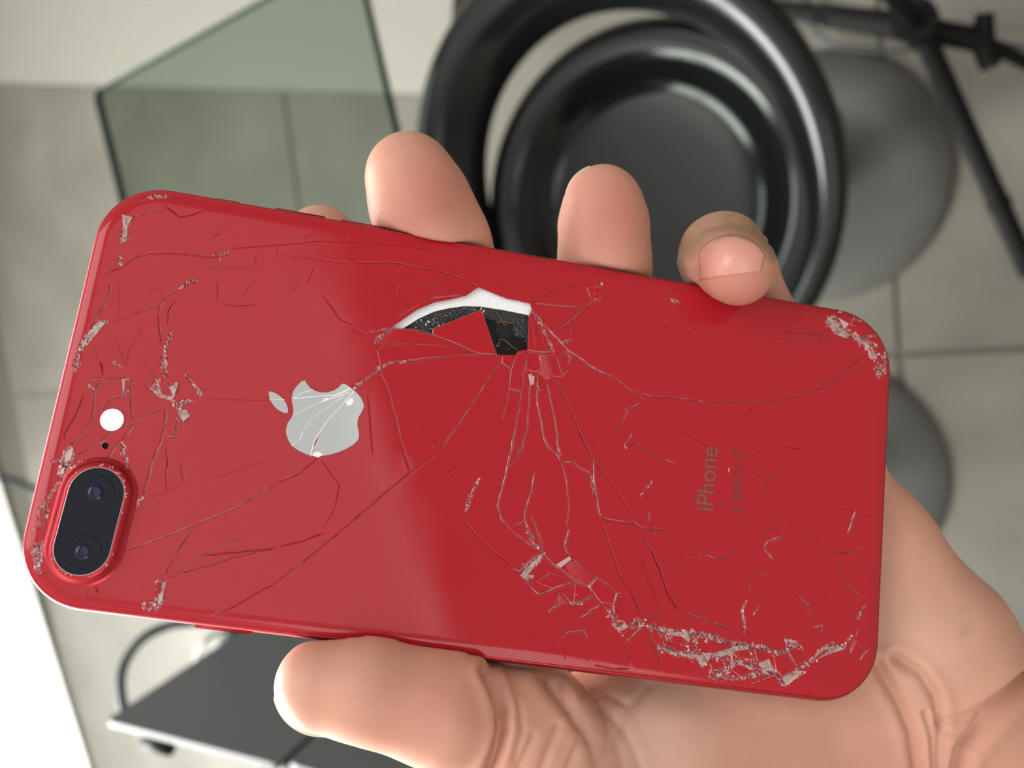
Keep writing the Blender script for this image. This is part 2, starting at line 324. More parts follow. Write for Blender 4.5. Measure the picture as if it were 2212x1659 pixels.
# ================================================================== THE PHONE
def rodrigues(r):
    t = np.linalg.norm(r); k = r / t; Kx = np.array([[0, -k[2], k[1]], [k[2], 0, -k[0]], [-k[1], k[0], 0]])
    return np.eye(3) + np.sin(t) * Kx + (1 - np.cos(t)) * Kx @ Kx
def solve_pose():
    a, b = 79.2, 39.05
    src = np.array([(-a, b, -2.), (a, b, -2.), (a, -b, -2.), (-a, -b, -2.)])
    D = np.array([(x - W / 2, -(y - H / 2)) for x, y in ((235, 387), (1926, 690), (1889, 1531), (16, 1301))])
    def res(p):
        Q = src @ rodrigues(p[:3]).T + p[3:]; return (F * Q[:, :2] / (-Q[:, 2:]) - D).ravel()
    p = np.array([0.01, 0, -.15, 0, 0, -175.]); lam = 1e-3
    for _ in range(300):
        r = res(p); J = np.array([(res(p + np.eye(6)[i] * 1e-5) - r) / 1e-5 for i in range(6)]).T
        dp = -np.linalg.solve(J.T @ J + lam * np.diag(np.diag(J.T @ J)), J.T @ r)
        if (res(p + dp) ** 2).sum() < (r ** 2).sum(): p = p + dp; lam *= .5
        else: lam *= 3
    return rodrigues(p[:3]), p[3:]
PR, PT = solve_pose()                                   # phone axes (mm) -> camera axes (mm)
PHONE_MW = cam.matrix_world @ Matrix([[*PR[0], PT[0] / 1000], [*PR[1], PT[1] / 1000], [*PR[2], PT[2] / 1000], [0, 0, 0, 1]])
O_ = -PR.T @ PT                                         # lens position in phone axes, mm
def PX(px, py, w=0.0):
    """point (mm, phone axes) w above the phone's back that the pixel shows"""
    r = PR.T @ np.array([(px - W / 2) / F, -(py - H / 2) / F, -1.0]); t = (w - O_[2]) / r[2]
    return O_ + r * t
def UV(pts, w=0.0): return [tuple(PX(x, y, w)[:2]) for x, y in pts]
def to_px(P):
    C = P @ PR.T + PT; return np.stack([W / 2 - F * C[:, 0] / C[:, 2], H / 2 + F * C[:, 1] / C[:, 2]], 1)
REG = dict(P=(0, 0), A=(0, 380), B=(40, 780), C=(40, 1080), D=(760, 560), E=(960, 740), F=(960, 1080), G=(1360, 1180), H=(1420, 580), I=(1400, 880))
def Z2(reg, pts):
    s = {'J': 320 / 2212, 'P': 1.0}.get(reg, 560 / 2212); ox, oy = (540, 780) if reg == 'J' else REG[reg]
    return [(ox + x * s, oy + y * s) for x, y in pts]

# ---- phone materials
def red_glass():
    m = bpy.data.materials.new('cracked_red_back_glass'); m.use_nodes = True; nt = m.node_tree; b = nt.nodes['Principled BSDF']; L = nt.links.new
    tc = nt.nodes.new('ShaderNodeTexCoord')
    def attr(n): a = nt.nodes.new('ShaderNodeAttribute'); a.attribute_name = n; return a.outputs['Fac']
    def noise(s, d=3): n = nt.nodes.new('ShaderNodeTexNoise'); n.inputs['Scale'].default_value = s; n.inputs['Detail'].default_value = d; L(tc.outputs['Object'], n.inputs['Vector']); return n.outputs['Fac']
    def rng(v, a, c, lo, hi): r = nt.nodes.new('ShaderNodeMapRange'); r.inputs['From Min'].default_value = a; r.inputs['From Max'].default_value = c; r.inputs['To Min'].default_value = lo; r.inputs['To Max'].default_value = hi; L(v, r.inputs['Value']); return r.outputs[0]
    def mul(x, y): k = nt.nodes.new('ShaderNodeMath'); k.operation = 'MULTIPLY'; L(x, k.inputs[0]); L(y, k.inputs[1]); return k.outputs[0]
    def mix(f, x, y):
        k = nt.nodes.new('ShaderNodeMix'); k.data_type = 'RGBA'; L(f, k.inputs['Factor'])
        for v, n in ((x, 'A'), (y, 'B')):
            if isinstance(v, tuple): k.inputs[n].default_value = v
            else: L(v, k.inputs[n])
        return k.outputs['Result']
    cr = attr('crush'); grit = rng(noise(1100), 0.35, 0.6, 0.45, 1.0)
    powder = mix(rng(attr('flake'), 0.45, 1.0, 0, 1), (0.20, 0.055, 0.06, 1), (0.66, 0.47, 0.48, 1))
    c = mix(mul(cr, grit), (*RED, 1), powder)
    c = mix(attr('dirt'), c, (0.035, 0.012, 0.012, 1)); L(c, b.inputs['Base Color'])
    ro = rng(noise(60, 6), 0.3, 0.7, 0.06, 0.16); L(ro, b.inputs['Roughness'])
    L(rng(cr, 0, 1, 0.30, 1.0), b.inputs['Specular IOR Level'])
    b.inputs['Coat Weight'].default_value = 0.06; b.inputs['Coat Roughness'].default_value = 0.5      # greasy haze of handling
    return m
RED = (0.375, 0.0095, 0.018)
M['red_glass'] = red_glass()
M['red_shard'] = mat('red_glass_shard', RED, 0.10, spec=0.32)
M['broken_edge'] = mat('broken_glass_edge', (0.45, 0.19, 0.19), 0.18, spec=0.8, bump=(2500, 0.6, 0.0002))
M['splinter'] = mat('clear_glass_splinter', (0.52, 0.33, 0.33), 0.10, spec=0.9)
M['red_metal'] = mat('red_anodised_aluminium', (0.40, 0.020, 0.030), 0.26, metal=0.75, spec=0.6)
M['red_dark'] = mat('red_bump_ring', (0.20, 0.012, 0.018), 0.3, metal=0.3)
M['display'] = mat('black_display_glass', (0.006, 0.006, 0.007), 0.08)
M['lens_glass'] = mat('black_lens_cover', (0.010, 0.012, 0.020), 0.06, spec=0.10)
M['lens'] = mat('violet_lens_coating', (0.008, 0.008, 0.035), 0.08, spec=0.3)
M['trim'] = mat('worn_steel_trim', (0.42, 0.40, 0.41), 0.35, metal=0.8)
M['lens_ring'] = mat('dark_lens_barrel', (0.007, 0.008, 0.013), 0.25, spec=0.12)
M['mirror'] = mat('silver_mirror_logo', (0.30, 0.30, 0.295), 0.10, metal=1.0)
M['flash'] = mat('white_flash_diffuser', (0.95, 0.95, 0.93), 0.4)
M['print'] = mat('grey_brown_print', (0.17, 0.075, 0.055), 0.35)
M['print_dark'] = mat('dark_red_print', (0.13, 0.035, 0.03), 0.35)
M['white_mesh'] = mat('white_woven_tape', (0.86, 0.86, 0.88), 0.7)
M['felt'] = mat('black_glittery_foam', (0.016, 0.017, 0.018), 0.35, bump=(1600, 1.0, 0.0006))
M['felt_grain'] = mat('glass_dust', (0.75, 0.76, 0.78), 0.15, spec=0.9)
M['pit'] = mat('black_circuit', (0.005, 0.005, 0.005), 0.4, spec=0.2)
M['copper'] = mat('copper_trace', (0.25, 0.14, 0.10), 0.4)
M['crack_white'] = mat('white_crack_in_mirror', (0.80, 0.78, 0.78), 0.3)

mm = 0.001
phone = empty('smartphone'); phone.matrix_world = PHONE_MW
tag(phone, 'red smartphone with badly cracked glass back and dark dual camera, held in the hand', 'phone')
def rr_sdf(x, y, hx, hy, r):
    qx, qy = np.abs(x) - hx + r, np.abs(y) - hy + r
    return np.hypot(np.maximum(qx, 0), np.maximum(qy, 0)) + np.minimum(np.maximum(qx, qy), 0) - r
HX, HY, CR = 79.2, 39.05, 12.0
def outline(inset, n=14):
    out = []; r = CR - inset
    for cx, cy, a0 in ((1, 1, 0), (-1, 1, 90), (-1, -1, 180), (1, -1, 270)):
        for k in range(n + 1):
            a = math.radians(a0 + 90 * k / n)
            out.append((cx * (HX - CR) + r * math.cos(a), cy * (HY - CR) + r * math.sin(a)))
    return out
def loft(name, rings, m, cap0=False, cap1=False):
    bm = bmesh.new(); R = [[bm.verts.new((x * mm, y * mm, z * mm)) for x, y in outline(i)] for i, z in rings]
    for A, B in zip(R[:-1], R[1:]):
        n = len(A)
        for k in range(n): bm.faces.new((A[k], A[(k + 1) % n], B[(k + 1) % n], B[k]))
    if cap0: bm.faces.new(R[0])
    if cap1: bm.faces.new(R[-1])
    o = from_bm(name, bm, m, phone); autosmooth(o, 50); return o
loft('frame', [(1.5, -0.95), (1.02, -0.72), (0.92, -0.66), (0.70, -0.72), (0.42, -1.05), (0.2, -1.6), (0.06, -2.5), (0, -3.75), (0.06, -5.0), (0.2, -5.9), (0.42, -6.45), (0.70, -6.78), (1.0, -6.88)], M['red_metal'])
loft('display', [(1.0, -6.85), (1.1, -7.1), (1.6, -7.4), (2.4, -7.5)], M['display'], cap1=True)
GI, GD, GW = 1.0, 0.55, 2.6                              # glass border inset, drop of its rounded rim, rim width

# ---- cracks: (region, width px, [points read in that region's enlargement]); width>=5 carries crushed glass
CR_ = [l.strip() for l in '''
A 1.5 900,840 1020,780 1180,680 1280,655 1450,655 1600,660 1800,690 1880,660
A .8 1020,860 1200,930 1400,1000 1430,1020
A 2.5 1430,1020 1370,1100 1350,1160
A 6 1690,890 1600,915 1530,960
A 3 1530,960 1430,1020
A 1.2 1350,1160 1360,1300 1380,1430
A 1.5 950,1240 1150,1170 1370,1100
A 3 940,930 930,1010 880,1130 810,1230 800,1290
A .7 1010,880 1015,1190
A 9 830,1260 780,1350 700,1440 660,1560 640,1659
A 8 850,1240 940,1250
A .8 1150,1220 1200,1310 1110,1480 1070,1640
A 7 1470,1340 1410,1480 1390,1659
A 5 1030,670 1030,780
A 7 1050,340 1110,360 1060,440 1040,570
A 6 1070,500 1110,545
A 2 1150,340 1340,300 1410,290
A 1.2 1410,250 1530,350 1650,330 1730,290
A 1.5 1110,230 1270,200
A 6 1820,680 1950,655
A 5 1880,690 1855,765
A 1.5 1850,770 1760,770
A .6 1870,780 2212,790
A 1 1860,880 1850,1080
A .8 1880,1090 2050,1110 2212,1090
A 1.2 1500,1060 1440,1150 1430,1280
A .6 1980,620 2212,600
A 8 1260,180 1430,170
A .8 970,1380 1040,1540 1070,1640
A 1 800,1460 870,1640
A .5 1570,550 1600,490
A .5 1820,530 1890,480
A .5 2170,760 2200,670
B 2.5 590,170 720,150 870,150 1000,160
B 2.5 640,190 680,200 650,290 640,400 620,490
B 3 720,150 670,210
B 7 600,200 650,250
B 2.5 950,150 960,260 960,400 975,500
B 9 925,160 900,290
B 2.2 900,290 800,320 700,420 600,540 480,690 430,740
B 1.2 700,0 720,130
B 5 800,0 900,70
B 1.2 560,280 480,480 400,600 390,680
B 8 1240,0 1250,130
B 15 1180,170 1270,250 1320,330
B 9 1340,200 1330,300
B 2.5 1230,400 1100,470 1000,520 880,560 770,620 710,690 600,750 500,800
B 2.2 1000,530 900,660 840,710 790,790 740,850
B 3 1250,400 1260,520 1230,640 1200,720 1130,900 1070,1150
B 12 1370,400 1410,510
B 7 1320,380 1420,350 1500,340
B 6 1430,120 1540,250 1550,300
B 4 1250,640 1330,640 1360,520
B 1.2 1260,720 1270,880 1255,1110
B 1.5 1380,900 1420,1050
B 1 1350,850 1400,960
B 7 880,690 920,860 940,960 920,1050
B 13 440,730 420,850 370,960
B 5 280,850 420,860
B 5 500,850 560,860
B 5 400,960 330,1060 260,1150 210,1270
B 12 190,1250 200,1400
B 8 160,1560 130,1640
B 9 1060,1170 1000,1220
B 2.5 1000,1220 900,1300
B .8 1060,1190 1250,1120 1390,1060
B 1.8 2212,1040 1900,1230 1500,1400 1200,1520 900,1620
B 1 1500,1410 1330,1659
B .8 1600,330 2150,330
B .7 2212,800 1900,930 1600,1010
B 1.2 2212,1600 1560,1659
B 1 1040,180 1220,330
B .6 1850,670 1870,700
B .5 1560,260 1680,210
B .5 1500,450 1600,460
C 1.8 1500,230 1400,380 1300,540 1260,640
C 1.8 1920,330 1720,400 1500,520 1380,620 1270,680
C 1.5 2212,400 1800,500 1600,570 1430,610 1380,620
C 12 1220,690 1205,800 1200,890
C 12 1080,900 1180,935
C 1.2 2212,690 2000,820 1800,930 1640,1000
C 1.5 570,750 600,860
C 1.2 650,720 690,820
C 9 200,350 160,500 170,620
C 1.5 180,640 350,640 480,700
D 1.2 0,30 340,30 560,70 760,110 900,150 1080,240
D 3 150,630 260,600 340,590
D 1 0,580 130,630
D 7 190,720 260,650 330,600
D 2 200,770 270,730 400,720 560,725 740,735 900,765 1080,800
D 2.5 450,590 600,605 700,650 850,700 1000,760 1080,800
D 6 0,1120 100,1030 200,960 320,880 450,870
D 3.5 450,870 660,840 900,815 1080,805 1240,815
D 1 210,760 240,900
D 1.5 240,980 300,1100 350,1280 400,1480 450,1659
D .8 140,1180 180,1659
D 2 1275,830 1270,890 1200,970 1050,1200 880,1450 720,1659
D 1.5 1275,890 1350,940
D 1.6 1410,800 1380,870 1350,960 1340,1100 1310,1250 1270,1390
D 4 1340,1110 1440,1130
D 2 1500,800 1470,950 1450,1100 1410,1350 1360,1659
D 2 1530,960 1510,1150 1500,1400 1440,1659
D 7 1530,430 1600,520 1640,620 1670,680 1720,800
D 4 1600,530 1700,620 1800,730 1850,780 1930,830 2020,900 2212,1000
D 2 1720,630 1900,500 2000,400 2100,330
D 1.5 1840,690 1890,530 1930,400
D 2 1540,380 1900,410 2110,380
D 1.5 1520,370 1620,330 1750,240 1990,220
D 3 1500,800 1560,790 1700,800
D 4 1600,820 1610,950
D 3 1660,820 1700,1010
D 3 1740,830 1800,1010
D 4 1570,970 1640,980
D 3 1520,1080 1570,1060
D 3 1650,1030 1710,1010
D 3 1580,980 1580,1230 1620,1400 1640,1540 1710,1640
D 3 1660,1060 1690,1200 1740,1440 1760,1600 1770,1659
D 1.2 1740,1020 1850,1250 1950,1500 2020,1640
D 3 1760,850 1830,790 1860,850 1840,900
D 3 1790,1010 1850,940
D 1.5 600,260 740,220 850,150
D 2 590,380 700,330 820,320 960,300
D 2 390,490 560,390
D 6 1790,710 1870,690
E 2.5 1200,190 1420,280 1570,390 1650,430 1690,500
E 2 1650,430 1760,460 2000,475 2212,510
E 4 1690,500 1560,570
E 3 1560,570 1550,620 1500,700
E 2 1520,550 1560,580
E 8 1590,800 1545,890
E 2 1600,840 1700,900 1830,1010
E 2 1830,1040 1880,1005 1990,1040
E 5 1770,1180 1670,1310
E 4 1750,1440 1735,1540
E 3 1340,1500 1500,1530 1620,1540 1690,1590 1790,1590 1900,1600
E 2.5 1790,1590 1780,1659
E 4 1270,1000 1280,1200 1310,1400 1340,1500
E 6 1250,1130 1285,1290
E 1.2 1100,650 1190,840 1250,970 1270,1000 1330,1080 1480,1270 1620,1520
E 3.5 990,1020 1100,1020 1170,1080 1270,1130
E 2.5 850,800 870,880 970,970 990,1020
E 5 960,800 985,970
E 2 990,1020 1040,1180 1060,1430 1030,1600
E 2.5 610,1000 530,1080
E 3 640,900 610,1000
E 3 600,730 550,980 520,1120 460,1330 450,1390 480,1500 560,1600
E 3 770,1100 740,1280 690,1430 680,1520 580,1590
E 1.2 140,1020 0,1140
E 5 310,1150 230,1280 180,1440
E .8 160,1460 200,1600
E 2 690,750 660,880 640,940
F 1.2 160,170 330,370 560,560 620,630
F 3 560,260 700,360 820,430 930,550 1130,700 1240,740 1340,880 1430,1000 1480,1130
F 3 740,130 820,340 830,430
F 5 690,190 770,390
F 8 760,380 810,410
F 4 850,450 750,500 640,610 570,590
F 10 840,480 760,560 680,650
F 4 670,650 720,720 800,800 920,760 1000,730 1140,690
F 4 1060,250 1030,350 1020,400 1060,470
F 4 1080,500 1250,640 1450,770 1480,790
F 7 1290,660 1230,740
F 8 1480,790 1430,990
F 4 980,800 970,890 890,950
F 2 1000,800 1100,900
F 5 890,950 1060,890 1140,880 1260,820
F 4 1330,890 1160,1000
F 3 1000,1180 1040,1130 1190,1110 1215,1190
F 12 1450,1060 1510,1110 1600,1065 1700,1040
F 3 1720,1050 1880,940
F 4 1700,1070 1550,1210
F 3 1720,1080 1770,1200 1830,1340 1850,1390
F 1.2 1340,180 1420,420 1500,650 1600,800 1700,1030
F 1.2 1700,290 1760,430 1840,600 1900,780 2000,950
F .8 1650,420 1760,700 1850,930
F 1.5 1850,600 2030,630
F .8 2000,370 2020,620
F .8 1010,1230 1040,1370
F .8 1220,1190 1250,1390
F 1 1500,1140 1600,1430
F 3 1290,1410 1450,1450 1600,1440
G 12 150,680 300,720 500,740 690,770 880,830 1050,850 1200,890
G 10 250,850 400,910 560,920 640,950
G 13 640,950 620,1020
G 8 560,780 560,900
G 14 700,930 900,860 1000,850
G 5 1000,830 1090,1050
G 5 900,960 1000,1020 1100,1050
G 8 680,1080 860,1040 920,980
G 8 680,1110 900,1130 1050,1100 1200,1080
G 9 1100,1050 1250,1080 1320,1190
G 4 1030,1180 1270,1090
G 10 1230,930 1340,890 1440,830
G 8 1320,800 1430,820
G 4 1340,900 1400,1010 1430,1040
G 4 1440,830 1490,890
G 8 1340,1180 1430,1060 1550,980 1650,900 1740,820
G 9 1430,1050 1480,1090
G 8 1650,910 1800,870 1830,850 1890,770
G 4 1920,780 1880,930
G 4 2040,880 1960,980
G 2 1960,690 1920,780
G 5 2020,490 1940,620
G 1 1830,890 1960,980
G 2.5 430,560 700,650 870,710
G 5 1000,460 960,560 980,640 980,740
G 5 1100,500 1060,580
G 3 1430,420 1530,520 1560,600 1540,660
G 1.5 1530,520 1600,460
G 4 1560,700 1640,680 1620,760
G 2 510,70 650,80 740,110 850,90 930,40
G 2 720,130 830,100
G 3 620,290 660,250
G 2 780,450 820,470
G 4 1140,20 1220,110
G 5 1170,240 1140,260
G 2 1090,230 1050,290
G 3 1770,60 1860,60 1960,0
G 2 1820,120 1770,230 1990,460
G 3 1600,1240 1690,1200
G .8 60,20 200,420 270,530
G 1.2 180,30 260,220 330,430 430,560
G 1 0,380 100,600
G 1 1740,1000 1720,1200
H 1.8 0,1100 200,1110 400,1145 700,1130 960,1140 1100,1110 1330,1050 1500,930 1700,790 1800,730
H 1.5 1330,1055 1600,930 1810,800
H 1.5 950,630 1200,620 1550,610 1700,600
H 1.5 1060,540 1300,560 1540,590
H 1.5 1100,490 1350,520 1480,560
H 1.5 1130,360 1300,380 1440,450
H 12 1440,450 1520,530 1650,580 1780,630 1820,670
H 9 1500,400 1560,480 1620,500
H 7 1650,430 1750,440
H 9 1800,700 1840,770
H 14 1905,830 1895,920
H 6 1720,600 1870,570
H 1.2 830,1170 760,1250
H 7 120,265 190,290
H 1.5 0,260 140,245
I 4 690,510 690,560
I 2.5 1100,570 1030,610 990,690
I 1 1210,490 1100,580
I 4 1770,880 1700,1080
I .8 1650,850 1880,930
I 3 1830,740 1880,680
I 1.2 1150,360 1200,340 1330,360
I .8 1150,960 1450,1160 1620,1250 1900,1420
I 4 1150,1095 1030,1140 980,1200
I 4 1030,1250 1065,1300
I 1.5 1090,980 1000,1060 950,1060
I 2 940,1410 910,1460
I 2 840,1600 870,1490
P 1.8 687,990 650,1020 600,1043
P 1.5 600,1255 680,1195 780,1110 885,1022 942,980
P 1.2 600,1181 650,1170 705,1150
P 1.2 874,980 885,1022
P .6 560,532 700,520 800,527
P .7 600,548 690,560 760,568
P .7 692,990 735,1050 722,1100 700,1142
P .6 700,640 735,690 760,700
P .6 1270,870 1340,930 1370,965
P .6 1480,900 1560,930 1650,985 1700,1010
P .6 1420,905 1520,960 1600,1010 1680,1050
P .6 1560,1090 1680,1150 1760,1200
P 1 800,527 880,532 960,545
P .7 1310,690 1350,650 1340,640
P .6 300,760 340,820
'''.strip().split('\n')]
PATCH = [l.strip() for l in """
G .7 220,690 500,720 690,770 660,790 520,800 560,900 400,820 280,800
G .9 230,830 400,910 560,900 700,920 680,960 600,980 400,940 240,880
G .7 880,820 1020,830 1090,1050 920,1000 740,1000 720,910
G .6 680,1040 860,1030 920,980 1090,1060 1080,1100 900,1130 680,1100
G .7 1100,1020 1200,980 1260,1080 1130,1080
G .9 1290,1140 1410,1060 1490,1080 1450,1120 1330,1190
G .8 1600,880 1740,800 1740,840 1820,850 1810,880 1660,930 1560,985
G .7 1310,800 1440,820 1420,870 1330,880
F .8 640,640 740,500 850,450 850,490 760,600 720,700
F .8 1430,990 1600,1060 1700,1020 1700,1060 1510,1140 1470,1090
F .6 1110,790 1210,740 1270,810 1130,890
F .7 1460,790 1510,800 1450,960 1430,1010 1400,950
H .7 1430,440 1500,400 1700,560 1830,640 1800,700 1640,590 1500,550
H .6 1790,690 1850,640 1960,700 1960,900 1870,930 1850,800
B .9 1110,240 1200,150 1270,220 1360,180 1370,260 1300,340 1210,310
B .9 390,760 470,740 480,830 440,900 350,990 330,940
B .7 1350,390 1440,420 1470,480 1400,560 1340,500
C .8 1170,670 1260,690 1240,860 1190,920 1090,940 1060,900 1160,870
B .7 170,1230 270,1250 250,1400 150,1430
C .7 100,450 180,340 210,400 200,640 130,600
D .5 2005,242 2138,232 2118,368 2045,356
""".strip().split('\n')]
_r = random.Random(4)
for _ in range(26):                                      # fine scratches of wear, mostly at the upper left
    x, y = _r.uniform(290, 900), _r.uniform(470, 640); a = _r.gauss(-1.05, .25); n = _r.uniform(7, 20)
    CR_.append('P .4 %.0f,%.0f %.0f,%.0f' % (x - n * math.cos(a), y - n * math.sin(a), x + n * math.cos(a), y + n * math.sin(a)))
HOLE_PX = Z2('D', [(330, 590), (440, 510), (560, 430), (700, 370), (860, 340), (980, 310), (1040, 265), (1085, 240), (1200, 290), (1330, 340), (1520, 375), (1535, 430), (1510, 480), (1500, 770), (1420, 785), (1390, 820), (1240, 815), (1080, 803), (850, 708), (700, 658), (570, 607), (450, 592)])

def build_back_glass():
    h = 0.12
    xs = np.arange(-HX + GI - h, HX - GI + 2 * h, h); ys = np.arange(-HY + GI - h, HY - GI + 2 * h, h)
    nx, ny = len(xs), len(ys); Xg, Yg = np.meshgrid(xs, ys, indexing='ij')
    hx, hy, r = HX - GI, HY - GI, CR - GI
    sd = rr_sdf(Xg, Yg, hx, hy, r)
    e = 0.01; gx = (rr_sdf(Xg + e, Yg, hx, hy, r) - rr_sdf(Xg - e, Yg, hx, hy, r)) / (2 * e); gy = (rr_sdf(Xg, Yg + e, hx, hy, r) - rr_sdf(Xg, Yg - e, hx, hy, r)) / (2 * e)
    groove = np.zeros((nx, ny)); step = np.zeros((nx, ny)); crush = np.zeros((nx, ny)); rough = np.zeros((nx, ny)); dirt = np.zeros((nx, ny))
    rng = np.random.default_rng(3); hot = []; paths = []
    for l in CR_:
        t = l.split(); reg, wpx = t[0], float(t[1]); pts = Z2(reg, [tuple(map(float, q.split(','))) for q in t[2:]])
        P = np.array(UV(pts)); w = wpx / 11.6
        # a crack wanders a little between the points that were read off
        Q = [P[0]]
        for a, b in zip(P[:-1], P[1:]):
            n = max(1, int(np.hypot(*(b - a)) / 1.1)); nrm = np.array([-(b - a)[1], (b - a)[0]]); nrm = nrm / (np.hypot(*nrm) + 1e-9)
            for k in range(1, n + 1): Q.append(a + (b - a) * k / n + (nrm * rng.normal(0, 0.05) if k < n else 0))
        P = np.array(Q)
        paths.append((P, wpx))
        R = 2.6; i0, i1 = np.searchsorted(xs, P[:, 0].min() - R), np.searchsorted(xs, P[:, 0].max() + R); j0, j1 = np.searchsorted(ys, P[:, 1].min() - R), np.searchsorted(ys, P[:, 1].max() + R)
        if i1 <= i0 or j1 <= j0: continue
        X, Y = Xg[i0:i1, j0:j1], Yg[i0:i1, j0:j1]; D = np.full(X.shape, 9.0); S = np.zeros(X.shape); END = np.zeros(X.shape)
        cum = np.r_[0, np.cumsum(np.hypot(*np.diff(P, axis=0).T))]; tot = cum[-1]
        for k in range(len(P) - 1):
            a, b = P[k], P[k + 1]; d = b - a; L2 = d @ d + 1e-12
            tt = np.clip(((X - a[0]) * d[0] + (Y - a[1]) * d[1]) / L2, 0, 1)
            dx, dy = X - a[0] - tt * d[0], Y - a[1] - tt * d[1]; dd = np.hypot(dx, dy); mk = dd < D
            D[mk] = dd[mk]; S[mk] = np.sign(d[0] * dy - d[1] * dx)[mk]; END[mk] = (cum[k] + tt * math.sqrt(L2))[mk]
        taper = np.clip(np.minimum(END, tot - END) / 0.8, 0.25, 1); sx = rng.choice((-1, 1))
        ph0, ph1 = rng.uniform(0, 6.28, 2); wob = 0.5 + 0.5 * np.sin(END * 1.9 + ph0) * np.sin(END * 0.73 + ph1)       # a fracture opens and closes along its way
        hw = min(max(0.12, w * 0.36), 0.28); dp = (0.022 if wpx < 1.1 else min(0.02 + 0.05 * wpx, 0.22)) * taper * (0.6 + 0.6 * wob)
        g = np.exp(-(D / hw) ** 2)
        groove[i0:i1, j0:j1] = np.minimum(groove[i0:i1, j0:j1], -dp * g)
        step[i0:i1, j0:j1] += sx * min(0.008 + 0.010 * wpx, 0.035) * S * np.exp(-D / 0.55) * (1 - g) * taper
        dk = np.exp(-(D / (0.075 + 0.016 * wpx)) ** 2) * taper * np.clip(0.12 + 0.15 * wpx, 0, 0.8) * (0.35 + 0.65 * wob)
        dirt[i0:i1, j0:j1] = np.maximum(dirt[i0:i1, j0:j1], dk)
        if 1.4 <= wpx < 5:                                # the bright fracture face runs beside the dark gap
            lt = np.exp(-((S * D - sx * (0.10 + 0.05 * wpx)) / (0.07 + 0.028 * wpx)) ** 2) * taper * np.clip(0.1 + 0.12 * wpx, 0, .6) * (1 - wob)
            crush[i0:i1, j0:j1] = np.maximum(crush[i0:i1, j0:j1], lt)
        if wpx >= 5:
            hwc = w * (0.30 + 0.45 * wob) * (0.5 + 0.5 * taper); c = np.clip(1.25 - D / (hwc * 1.3), 0, 1)
            crush[i0:i1, j0:j1] = np.maximum(crush[i0:i1, j0:j1], c); rough[i0:i1, j0:j1] = np.maximum(rough[i0:i1, j0:j1], np.clip((hwc * 1.7 - D) / 0.2, 0, 1)); hot.append((P, w))
    for l in PATCH:                                       # wider patches where the glass is crushed or flaked
        t = l.split(); P = np.array(UV(Z2(t[0], [tuple(map(float, q.split(','))) for q in t[2:]]))); amt = float(t[1])
        i0, i1 = np.searchsorted(xs, P[:, 0].min()), np.searchsorted(xs, P[:, 0].max()); j0, j1 = np.searchsorted(ys, P[:, 1].min()), np.searchsorted(ys, P[:, 1].max())
        X, Y = Xg[i0:i1, j0:j1], Yg[i0:i1, j0:j1]; c = np.zeros(X.shape, bool)
        for (x1, y1), (x2, y2) in zip(P, np.roll(P, -1, 0)): c ^= ((y1 > Y) != (y2 > Y)) & (X < (x2 - x1) * (Y - y1) / (y2 - y1 + 1e-12) + x1)
        crush[i0:i1, j0:j1] = np.maximum(crush[i0:i1, j0:j1], c * amt * 0.8); rough[i0:i1, j0:j1] = np.maximum(rough[i0:i1, j0:j1], c * 0.9)
        hot.append((P, 0.9)); hot.append((P[::-1], 0.9))
    # facets of the crushed glass: small tilted cells
    mk = rough > 0.02
    px_, py_ = Xg[mk], Yg[mk]
    cs = 0.48; ci, cj = np.floor(px_ / cs).astype(int), np.floor(py_ / cs).astype(int)
    best = np.full(px_.shape, 9.0); val = np.zeros(px_.shape); tone = np.zeros(px_.shape); lit = np.zeros(px_.shape)
    def hsh(i, j, k): return (np.sin(i * 127.1 + j * 311.7 + k * 74.7) * 43758.5453) % 1.0
    for di in (-1, 0, 1):
        for dj in (-1, 0, 1):
            a, b = ci + di, cj + dj; sx, sy = (a + hsh(a, b, 1)) * cs, (b + hsh(a, b, 2)) * cs
            d2 = np.hypot(px_ - sx, py_ - sy); m2 = d2 < best; best[m2] = d2[m2]
            v = -0.10 + 0.20 * hsh(a, b, 3) + (px_ - sx) * (hsh(a, b, 4) - .5) * 1.5 + (py_ - sy) * (hsh(a, b, 5) - .5) * 1.5
            val[m2] = v[m2]; tone[m2] = hsh(a, b, 6)[m2]; lit[m2] = hsh(a, b, 7)[m2]
    facet = np.zeros((nx, ny)); facet[mk] = val
    tones = np.zeros((nx, ny)); tones[mk] = tone; on_ = crush[mk] > 0.12 + 0.75 * lit                      # whole flakes are shattered or still sound
    crush[mk] = np.where(on_, 0.55 + 0.45 * tone, 0.0); facet[mk] *= np.where(on_, 1.0, 0.25); dirt[mk] *= 0.7
    Zg = groove * (1 - 0.75 * rough) + np.clip(step, -0.09, 0.09) + facet * rough
    s_in = np.clip(-sd, 0, GW); Zg = Zg * np.clip(-sd / 0.5, 0, 1) - GD * (1 - s_in / GW) ** 2.2
    # snap the rim to the outline
    out = sd > 0; Xs = np.where(out, Xg - sd * gx, Xg); Ys = np.where(out, Yg - sd * gy, Yg)
    keepv = (sd < h * 1.5)
    cx = (Xg[:-1, :-1] + Xg[1:, 1:]) / 2; cy = (Yg[:-1, :-1] + Yg[1:, 1:]) / 2
    keep = rr_sdf(cx, cy, hx, hy, r) < 0
    hp = np.array(UV(HOLE_PX)); ins = np.zeros(cx.shape, bool)
    for (x1, y1), (x2, y2) in zip(hp, np.roll(hp, -1, 0)):
        c = ((y1 > cy) != (y2 > cy)) & (cx < (x2 - x1) * (cy - y1) / (y2 - y1 + 1e-12) + x1); ins ^= c
    for cpx, rpx in (((228, 963), 6.5),):               # the microphone hole
        c = PX(*cpx); ins |= np.hypot(cx - c[0], cy - c[1]) < rpx / 11.8
